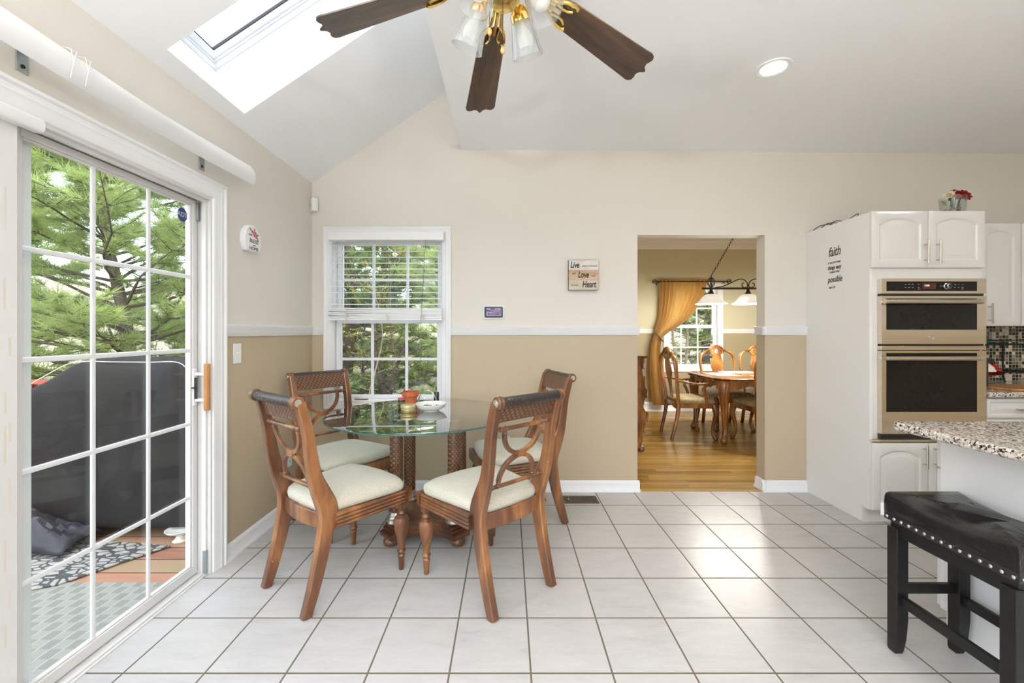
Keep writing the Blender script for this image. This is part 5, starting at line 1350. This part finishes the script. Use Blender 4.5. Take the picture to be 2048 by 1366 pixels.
for k in (-1, 0, 1):
    x = k*.455
    b = B(); lathe(b, [(.016,zb-.005),(.018,zb-.03),(.034,zb-.062),(.038,zb-.072),(.01,zb-.072)], 20, Matrix.Translation((x,0,0))); hol = obj('shade_holder', b, M['iron'], cl)
    b = B(); z0 = zb-.07; pf = [(.045,z0),(.075,z0-.012),(.105,z0-.040),(.125,z0-.072),(.150,z0-.098),(.184,z0-.118)]
    c = catmull([Vector((r,z,0)) for r, z in pf], 4); pr = [(v.x,v.y) for v in c]; pr = pr+[(r-.003,z-.003) for r, z in pr[::-1]]
    lathe(b, pr, 40, Matrix.Translation((x,0,0)), cap=False); obj('shade', b, M['frost'], cl, ang=60)
    b = B(); bmesh.ops.create_uvsphere(b, u_segments=16, v_segments=10, radius=.034, matrix=Matrix.Translation((x,0,z0-.090))); obj('bulb', b, M['bulb'], cl)
    ld = bpy.data.lights.new('pendant_bulb_light', 'POINT'); ld.energy = 36; ld.color = (1,.97,.90); ld.shadow_soft_size = .05
    lo = bpy.data.objects.new('pendant_bulb_light', ld); col.objects.link(lo); lo.parent = cl; lo.location = (x, 0, z0-.15)

# ================================================================== CEILING FAN
FX, FY = -.012, 1.375
fan = thing('ceiling_fan', 'five-blade walnut and brass ceiling fan with four glass light shades', 'ceiling fan', (FX, FY, CZ))
zc = lambda z: z-CZ
b = B(); lathe(b, [(.07,0),(.07,-.02),(.055,-.05),(.02,-.065),(.012,-.07),(.012,zc(2.58))], 32); obj('canopy', b, M['brass'], fan)
b = B(); lathe(b, [(.03,zc(2.60)),(.085,zc(2.585)),(.125,zc(2.56)),(.135,zc(2.52)),(.13,zc(2.485)),(.10,zc(2.465)),(.06,zc(2.455)),(.06,zc(2.44)),(.062,zc(2.39)),(.055,zc(2.375)),(.052,zc(2.355)),(.040,zc(2.342)),(.010,zc(2.338))], 40); obj('motor_housing', b, M['brass'], fan, ang=30)
HB = zc(HBZ)
for k in range(5):
    az = math.radians(BL0+72*k)
    T = Matrix.Rotation(az,4,'Z') @ Matrix.Translation((.10,0,HB)) @ Matrix.Rotation(math.radians(BDROOP),4,'Y') @ Matrix.Translation((-.10,0,0)) @ Matrix.Rotation(math.radians(BPITCH),4,'X')
    r0, r1 = .215, BR; w0, w1 = .050, .070
    half = [(r0-.012,.018),(r0-.010,.030),(r0+.004,.044),(r0+.03,w0+.002)]+[(r0+(r1-r0)*t, w0+(w1-w0)*t) for t in (.2,.4,.6,.8,.90)]+[(r1-.022,w1),(r1-.008,w1-.005),(r1-.001,w1-.016),(r1-.002,w1-.028),(r1-.007,w1-.042),(r1-.002,w1-.056),(r1+.012,w1-.066),(r1+.015,0)]
    pts = half+[(x,-y) for x, y in half[-2::-1]]
    b = B(); prism(b, pts, -.003, .003, 'z')
    bl_ = obj('blade', b, M['blade'], fan, bevel=.001); bl_.matrix_local = T
    b = B()
    for s in (-1, 1):
        tube(b, [T@Vector(p) for p in catmull([(.09,s*.012,.002),(.14,s*.016,-.010),(.19,s*.022,-.010),(.225,s*.040,-.008),(.262,s*.046,-.007),(.275,s*.040,-.006)], 4)], .0065, 8)
        tube(b, [T@Vector(p) for p in catmull([(.20,s*.020,-.008),(.24,s*.016,-.008),(.262,s*.026,-.007)], 4)], .005, 8)
    tube(b, [T@Vector(p) for p in [(.10,0,-.004),(.16,0,-.010),(.225,0,-.008)]], .008, 8)
    obj('blade_arm', b, M['brass'], fan)
for k in range(4):
    az = math.radians(57+90*k); ca, sa = math.cos(az), math.sin(az)
    Rz = Matrix.Rotation(az,4,'Z')
    b = B(); tube(b, [Rz@Vector(p) for p in catmull([(.045,0,zc(2.372)),(.070,0,zc(2.385)),(.085,0,zc(2.385)),(.092,0,zc(2.372))], 4)], .008, 10)
    # fluted collar along the shade axis
    ax0 = Rz@Vector((.088,0,zc(2.392))); ax1 = Rz@Vector((.150,0,zc(2.268))); d = (ax1-ax0).normalized()
    q = Vector((0,0,1)).rotation_difference(d).to_matrix().to_4x4(); T = Matrix.Translation(ax0) @ q
    lathe(b, [(.010,-.004),(.018,0),(.026,.008),(.030,.020),(.034,.026),(.034,.044),(.032,.046)], 24, T)
    arm = obj('light_arm', b, M['brass'], fan, ang=40)
    b = B(); L = []; n = 64
    prof = [(.030,.040),(.034,.050),(.040,.080),(.046,.110),(.052,.140),(.0545,.152)]
    def loop(r, z, inner): return [T@Vector(((r+(.0026*abs(math.sin(2*PI*kk/n*8)) if not inner else 0))*math.cos(2*PI*kk/n), (r+(.0026*abs(math.sin(2*PI*kk/n*8)) if not inner else 0))*math.sin(2*PI*kk/n), z)) for kk in range(n)]
    L = [loop(r, z, False) for r, z in prof]+[loop(r-.0035, z, True) for r, z in prof[::-1]]
    loft(b, L, False, False); obj('glass_shade', b, M['shadeglass'], fan, ang=60)
    b = B(); lathe(b, [(.012,.036),(.013,.058),(.020,.072),(.028,.092),(.029,.104),(.024,.122),(.012,.131),(.001,.133)], 20, T); obj('bulb', b, M['bulboff'], fan)
for (x, y, z) in ((-.056-FX, 1.31-FY, 2.208), (-.0155-FX, 1.325-FY, 2.160)):
    b = B(); zt_ = zc(2.352); nb = 44
    for i in range(nb):
        z_ = zt_+(zc(z)+.012-zt_)*i/(nb-1); bmesh.ops.create_icosphere(b, subdivisions=1, radius=.0016, matrix=Matrix.Translation((x,y,z_)))
    tube(b, [(x,y,zt_),(x,y,zc(z)+.01)], .0005, 4)
    cn = obj('pull_chain', b, M['iron'], fan)
    b = B(); lathe(b, [(.001,-.011),(.005,-.009),(.0075,-.002),(.0075,.003),(.004,.011),(.001,.012)], 14, Matrix.Translation((x,y,zc(z)))); obj('bead', b, M['bead'], cn)

# ================================================================== DOWNLIGHTS
def downlight(x, y, e, vis, lab):
    z = CZ-.0078*(x-XE)
    t = thing('recessed_downlight', lab, 'ceiling light', (x, y, z), group='recessed ceiling lights')
    b = B(); lathe(b, [(.062,-.0005),(.066,-.005),(.086,-.006),(.090,-.0005)], 40, cap=False); obj('trim', b, M['white'], t, ang=50)
    b = B(); lathe(b, [(.064,-.001),(.064,-.0025),(.001,-.0025)], 40); obj('lens', b, M['canlight'], t)
    l = bpy.data.lights.new('downlight_lamp', 'AREA'); l.shape = 'DISK'; l.size = .13; l.energy = e; l.color = (1,.955,.90); l.spread = PI
    o = bpy.data.objects.new('downlight_lamp', l); col.objects.link(o); o.parent = t; o.location = (0,0,-.012)
downlight(1.454, 2.315, CAN*.35, True, 'round lit recessed light in the flat ceiling')
for x, y in ((3.5, 1.9), (1.45, .2), (3.4, .0), (1.45, -1.8), (3.4, -1.8)):
    downlight(x, y, CAN*(.4 if y > 1 else 1), False, 'lit recessed kitchen ceiling light behind the viewer or out of view')

def add_fill_uplighter(x, y, e, lab):  # unseen fill light added behind the camera to brighten ceiling and vault
    t = thing('fill_uplighter', lab, 'fill light', (x, y, 0), group='added fill uplighters behind the viewer')
    b = B(); lathe(b, [(.14,0),(.14,.012),(.05,.022),(.012,.035)], 32); obj('base', b, M['iron'], t)
    b = B(); tube(b, [(0,0,.03),(0,0,1.72)], .010, 12); obj('pole', b, M['iron'], t)
    b = B(); lathe(b, [(.015,1.70),(.05,1.715),(.13,1.76),(.185,1.82),(.182,1.822),(.128,1.766),(.05,1.722),(.01,1.718)], 36, cap=False); obj('lamp_shade', b, M['frost'], t)
    l = bpy.data.lights.new('fill_uplight', 'AREA'); l.shape = 'DISK'; l.size = .30; l.energy = e; l.color = (1,.985,.96)
    o = bpy.data.objects.new('fill_uplight', l); col.objects.link(o); o.parent = t; o.location = (0,0,1.80); o.rotation_euler = (PI,0,0)
add_fill_uplighter(-.85, -.9, UPFILL, 'black fill uplighter added unseen behind the viewer near the patio door side')
add_fill_uplighter(1.15, -1.2, UPFILL, 'black fill uplighter added unseen behind the viewer beside the kitchen island')
# ================================================================== OUTDOORS
DZk = -.08
b = B(); box(b, -5.2, XL-.125, -1.5, 4.3, DZk-.04, DZk); struct('floor_deck', b, M['deck'], 'red stained wooden deck outside the patio door', 'deck', smooth=False)
b = B(); prism(b, [(-3.9,1.95),(-3.1,2.10),(-2.62,2.15),(-2.40,2.25),(-2.26,2.47),(-2.12,2.66),(-2.4,2.70),(-2.8,2.72),(-3.4,2.66),(-3.9,2.5)], DZk+.006, DZk+.016, 'z')
tag(obj('door_mat', b, M['cobble'], origin=(-3,2.5,DZk+.006), bevel=.003), 'grey rubber door mat with a cobblestone pattern on the deck', 'door mat')
tag(obj('outdoor_rug', bx(-4.2, XL-.18, .2, 2.285, DZk, DZk+.005), M['rug'], origin=(-3,1.2,DZk)), 'grey woven outdoor rug just outside the patio door', 'rug')
# grill under its cover
gc = thing('covered_grill', 'large barbecue grill under a black cover with pale piping on the deck', 'grill', (-2.95, 3.17, DZk))
b = B(); loops = []
gx = -2.95
# cross sections along x: outline in (y,z) with rounding; height varies
secs = [(-1.10,.40,.52),(-1.04,.42,.60),(-.86,.43,.74),(-.60,.44,.86),(-.36,.44,.965),(-.17,.44,1.075),(-.10,.44,1.125),(-.03,.44,1.170),(.04,.44,1.176),(.30,.44,1.172),(.72,.44,1.165),(.80,.43,1.150),(.86,.42,1.04),(.90,.42,.80)]
random.seed(4)
for x, hd_, hz in secs:
    row = []
    prof = [(-1,0),(-1.02,.10),(-1.0,.25),(-.99,.45),(-.97,.62),(-.94,.78),(-.86,.93),(-.70,.99),(0,1.0),(.7,.99),(.9,.93),(1,.6),(1,0)]
    for kk, (u, v) in enumerate(prof):
        fold = .018*math.sin(x*9+kk*1.3)+.010*math.sin(x*23+kk*2)
        row.append((x+.012*math.sin(kk*2.1+x*4), u*hd_*.88+fold*(1 if v < .9 else .2)+(-.05 if u < 0 else .05)*(1-v), .035*(1 if v == 0 else 0)+v*hz+.006*math.sin(x*11)*(v > 0)))
    loops.append(row)
loft(b, loops); obj('cover', b, M['cover'], gc, sub=2, ang=180)
b = B()
def seam(pts): tube(b, catmull(pts, 6), .0035, 5)
seam([(-1.02,-.37,.60),(-.60,-.36,.83),(-.34,-.35,.95),(-.16,-.33,1.06),(-.03,-.30,1.14),(.08,-.27,1.155),(.2,-.27,1.152),(.5,-.285,1.150),(.72,-.30,1.148),(.84,-.34,1.06)])
seam([(-1.0,-.375,.56),(-.5,-.392,.61),(0,-.39,.625),(.5,-.39,.63),(.88,-.37,.63)])
seam([(-.5,-.33,.045),(-.2,-.30,.03),(.1,-.31,.05),(.4,-.30,.03),(.85,-.29,.045)])
obj('piping', b, M['piping'], gc)
tp = thing('folded_tarp', 'crumpled shiny grey tarp lying on the deck in front of the covered grill', 'tarp', (-3.22, 2.62, DZk+.008))
b = B(); g = []
for j in range(22):
    row = []
    for i in range(34):
        x = -.62+1.20*i/33; y = -.12+.28*j/21; e = max(0, 1-(abs(x)/.64)**4)*max(0, 1-abs((j-10.5)/10.9)**3)
        z = .008+e*(.15+.05*math.sin(x*9+y*14)+.04*abs(math.sin(x*19-y*27))+.03*abs(math.sin(x*37+y*19+2*math.sin(y*20))))
        row.append(b.verts.new((x, y, .012+max(0, z))))
    g.append(row)
for j in range(21):
    for i in range(33): b.faces.new((g[j][i], g[j][i+1], g[j+1][i+1], g[j+1][i]))
obj('sheet', b, M['tarp'], tp, ang=22).modifiers.new('s','SOLIDIFY').thickness = .006
dish = tag(obj('pedestal_dish', (lambda b: (lathe(b, [(.045,0),(.03,.012),(.022,.03),(.04,.045),(.075,.06),(.085,.075),(.08,.076),(.06,.062),(.003,.056)], 28), b)[1])(B()), M['porc']), 'small white pedestal dish on the deck at the foot of the grill', 'dish'); dish.location = (-2.135, 2.76, DZk)
rl = thing('deck_railing', 'red stained deck railing behind the covered grill', 'railing', (-3.6, 4.22, DZk))
b = B(); box(b, -1.6, 1.9, -.07, .07, .84, .875); obj('top_rail', b, M['redrail'], rl, bevel=.004)
b = B(); box(b, -1.6, 1.9, -.02, .02, .10, .17); obj('bottom_rail', b, M['redrail'], rl)
b = B()
for k in range(26): x = -1.55+k*.135; box(b, x-.018, x+.018, -.018, .018, .17, .84)
obj('balusters', b, M['redrail'], rl)
for x in (-1.6, .15, 1.86): obj('post', bx(x-.045, x+.045, -.045, .045, 0, .95), M['redrail'], rl, bevel=.004)
# terrain
b = B(); n = 40; g = []
def terr(x, y):
    d = math.hypot(x, y-2); return -.85 + max(0, d-9)*.085 + max(0, d-30)*.03 + .12*math.sin(x*.3)*math.cos(y*.27)*(1 if d > 7 else 0)
for j in range(n+1):
    row = []
    for i in range(n+1):
        x = -90+150*i/n; y = -40+140*j/n; row.append(b.verts.new((x, y, terr(x, y) if not (-6 < x < 8 and -8 < y < 8) else -1.0)))
    g.append(row)
for j in range(n):
    for i in range(n): b.faces.new((g[j][i], g[j][i+1], g[j+1][i+1], g[j+1][i]))
struct('ground', b, M['field'], 'dry tan grass field rising behind the trees', 'ground')

def tree(name, label, cat, x, y, h, seed, mat, spread=.32, r=.16, first=.12, dens=1.0, trunks=1, tuft=.16, barkm='bark', lean=0, needles=26, nb=None, width=.0045, group=None, bough=1.0):
    rnd = random.Random(seed); z0 = terr(x, y)-.1 if not (-6 < x < 8 and -8 < y < 8) else -1.0
    t = thing(name, label, cat, (x, y, z0), group=group)
    tb_, bb = B(), B(); fv, ff = [], []
    def needles_at(p, d, L):
        d = d.normalized()
        for _ in range(needles):
            o = p - d*rnd.uniform(0, L*.7)
            v = (d*rnd.uniform(.3,1.0)+Vector((rnd.uniform(-1,1),rnd.uniform(-1,1),rnd.uniform(-.6,1)))*.75).normalized()*rnd.uniform(.6,1)*tuft
            s = v.cross(Vector((rnd.uniform(-1,1),rnd.uniform(-1,1),rnd.uniform(-1,1))))
            if s.length < 1e-6: continue
            s = s.normalized()*width; k = len(fv)
            fv.extend([o-s, o+s, o+v]); ff.append((k,k+1,k+2))
    for ti in range(trunks):
        lx = lean+(rnd.uniform(-.12,.12) if trunks > 1 else 0); ly = rnd.uniform(-.08,.08)
        hh = h*(1 if ti == 0 else rnd.uniform(.7,.95)); path = []
        for i in range(9):
            f = i/8; path.append(Vector((lx*h*f+.10*math.sin(i*1.1+seed+ti*2), ly*h*f+.10*math.cos(i*.9+seed), hh*f)))
        c = catmull(path, 4); nn = len(c); rr0 = r*(1 if ti == 0 else .75)
        tube(tb_, c, [rr0*(1-.93*i/(nn-1)) for i in range(nn)], 10)
        count = int((nb or 34)*dens)
        for k in range(count):
            f = first+(1-first)*(k+.5)/count; p = c[min(nn-1, int(f*(nn-1)))]; az = k*2.399+rnd.uniform(-.3,.3)
            L = h*spread*(1.05-f*.85)*rnd.uniform(.7,1.15)
            el = rnd.uniform(-.15,.25)+f*.45
            dirv = Vector((math.cos(az)*math.cos(el), math.sin(az)*math.cos(el), math.sin(el)))
            pts = [p]
            for s in range(1, 6):
                q = pts[-1]+dirv*(L/5); dirv = (dirv+Vector((rnd.uniform(-.22,.22),rnd.uniform(-.22,.22),rnd.uniform(-.13,.16)))).normalized(); pts.append(q)
            br = rr0*.30*(1-f*.7)
            tube(bb, pts, [br*(1-.17*s) for s in range(6)], 5)
            for s in range(1, 6):
                for w in range(3 if s > 1 else 1):
                    d2 = (pts[s]-pts[s-1]).normalized(); sd = Vector((-d2.y, d2.x, 0)); sd = (d2*.6+sd*rnd.choice((-1,1))*rnd.uniform(.5,1)+Vector((0,0,rnd.uniform(-.25,.35)))).normalized()
                    l2 = L*.24*rnd.uniform(.6,1.2); a0 = pts[s]; a1 = a0+sd*l2*.5; a2 = a1+(sd+Vector((rnd.uniform(-.3,.3),rnd.uniform(-.3,.3),.15)))*.5*l2
                    tube(bb, [a0,a1,a2], [br*.28, br*.2, br*.08], 4)
                    if rnd.random() < bough and needles:
                        for q, dd in ((a2, sd), (a1, sd), ((a1+a2)/2+Vector((rnd.uniform(-.1,.1),rnd.uniform(-.1,.1),rnd.uniform(-.05,.1))), sd), (a0+sd*.1, d2)): needles_at(q, dd, l2*.4)
            if needles: needles_at(pts[-1], dirv, .2)
    obj('trunk', tb_, M[barkm], t); obj('branches', bb, M[barkm], t)
    if ff:
        me = bpy.data.meshes.new('foliage'); me.from_pydata([tuple(v) for v in fv], [], ff); me.materials.append(M[mat]); o = bpy.data.objects.new('foliage', me); col.objects.link(o); o.parent = t
    return t
TG = 'trees behind the house'
tree('white_pine', 'tall bright green pine filling the patio door view, forked dark trunk', 'tree', -5.7, 6.2, 6.0, 11, 'needle', spread=.56, r=.13, first=.12, dens=3.0, tuft=.21, group=TG, width=.0042, needles=46, bough=.85)
tree('white_pine', 'green pine beyond the handle side of the patio door, right of the forked pine', 'tree', -5.6, 9.6, 6.8, 23, 'needle', spread=.45, r=.13, dens=1.7, tuft=.24, group=TG, width=.008)
tree('white_pine', 'green pine whose boughs fill the left edge of the patio door view', 'tree', -9.4, 7.6, 6.5, 31, 'needle', spread=.5, r=.16, dens=1.6, tuft=.26, group=TG, width=.009)
tree('cedar', 'dark evergreen with a thick trunk at the left of the back window view', 'tree', -3.35, 8.7, 7.0, 42, 'needle2', spread=.36, r=.17, dens=1.9, tuft=.20, group=TG, width=.007, first=.05)
tree('cedar', 'fresh green evergreen at the right side of the back window view', 'tree', -1.2, 8.6, 6.0, 57, 'needle', spread=.32, r=.12, dens=1.9, tuft=.20, group=TG, width=.007, first=.03)
tree('bare_tree', 'many-stemmed bare tree with spreading dark branches in the middle of the back window view', 'tree', -2.25, 7.7, 4.2, 63, 'budleaf', spread=.42, r=.075, first=.08, dens=.7, trunks=4, tuft=.05, needles=3, group=TG, width=.008, bough=.4)
tree('sapling', 'thin pale bare sapling in the middle of the back window view', 'tree', -2.15, 6.9, 3.4, 71, 'budleaf', spread=.16, r=.025, dens=.6, tuft=.04, barkm='barkpale', needles=2, group=TG, width=.006, bough=.3)
tree('cedar', 'dark evergreen seen through the dining room window', 'tree', 5.9, 12.5, 7, 85, 'needle2', spread=.42, r=.16, dens=1.6, tuft=.28, group=TG, width=.010, first=.04)
tree('bare_tree', 'bare pale-barked tree at the left of the dining window view', 'tree', 4.3, 10.8, 6, 91, 'budleaf', spread=.32, r=.06, dens=.9, trunks=3, tuft=.06, needles=3, barkm='barkpale', group=TG, width=.009, bough=.4)
tree('cedar', 'distant dark evergreen standing behind the other trees in the back window view', 'tree', -4.3, 14.5, 7.5, 97, 'needle2', spread=.50, r=.2, dens=1.5, tuft=.36, group=TG, width=.014, first=.04)

# ================================================================== LIGHT AND CAMERA
w = bpy.data.worlds.new('World'); scene.world = w; w.use_nodes = True; nt = w.node_tree; nt.nodes.clear()
out = N(nt, 'ShaderNodeOutputWorld'); bg = N(nt, 'ShaderNodeBackground'); tc_ = N(nt, 'ShaderNodeTexCoord')
n = N(nt, 'ShaderNodeTexNoise', i_Scale=2.6, i_Detail=5.0); nt.links.new(tc_.outputs['Generated'], n.inputs['Vector'])
nt.links.new(ramp(nt, n.outputs[0], [(.40, (.66,.78,1,1)), (.58, (.89,.945,1,1))]), bg.inputs[0]); bg.inputs[1].default_value = SKY
nt.links.new(bg.outputs[0], out.inputs[0])
sl = bpy.data.lights.new('hazy_sun', 'SUN'); sl.energy = SUN; sl.angle = math.radians(50); sl.color = (1,.97,.92)
so = bpy.data.objects.new('hazy_sun', sl); col.objects.link(so); so.rotation_euler = Vector((-.35,.8,-.72)).to_track_quat('-Z','Y').to_euler()
cam = bpy.data.cameras.new('Camera'); co = bpy.data.objects.new('Camera', cam); col.objects.link(co); scene.camera = co
cam.sensor_width = 36; cam.lens = F/2048*36; cam.shift_x = 8.5/2048; cam.shift_y = -20/2048; cam.clip_start = .05; cam.clip_end = 300
co.location = (0, 0, H); co.rotation_euler = (PI/2, 0, 0)
vs_ = scene.view_settings; vs_.view_transform = 'Standard'; vs_.look = 'None'; vs_.gamma = 1; vs_.use_curve_mapping = False; vs_.exposure = EXPO
scene.cycles.max_bounces = 10; scene.cycles.diffuse_bounces = 5; scene.cycles.transparent_max_bounces = 16; scene.cycles.sample_clamp_indirect = 6
scene.cycles.use_denoising = True
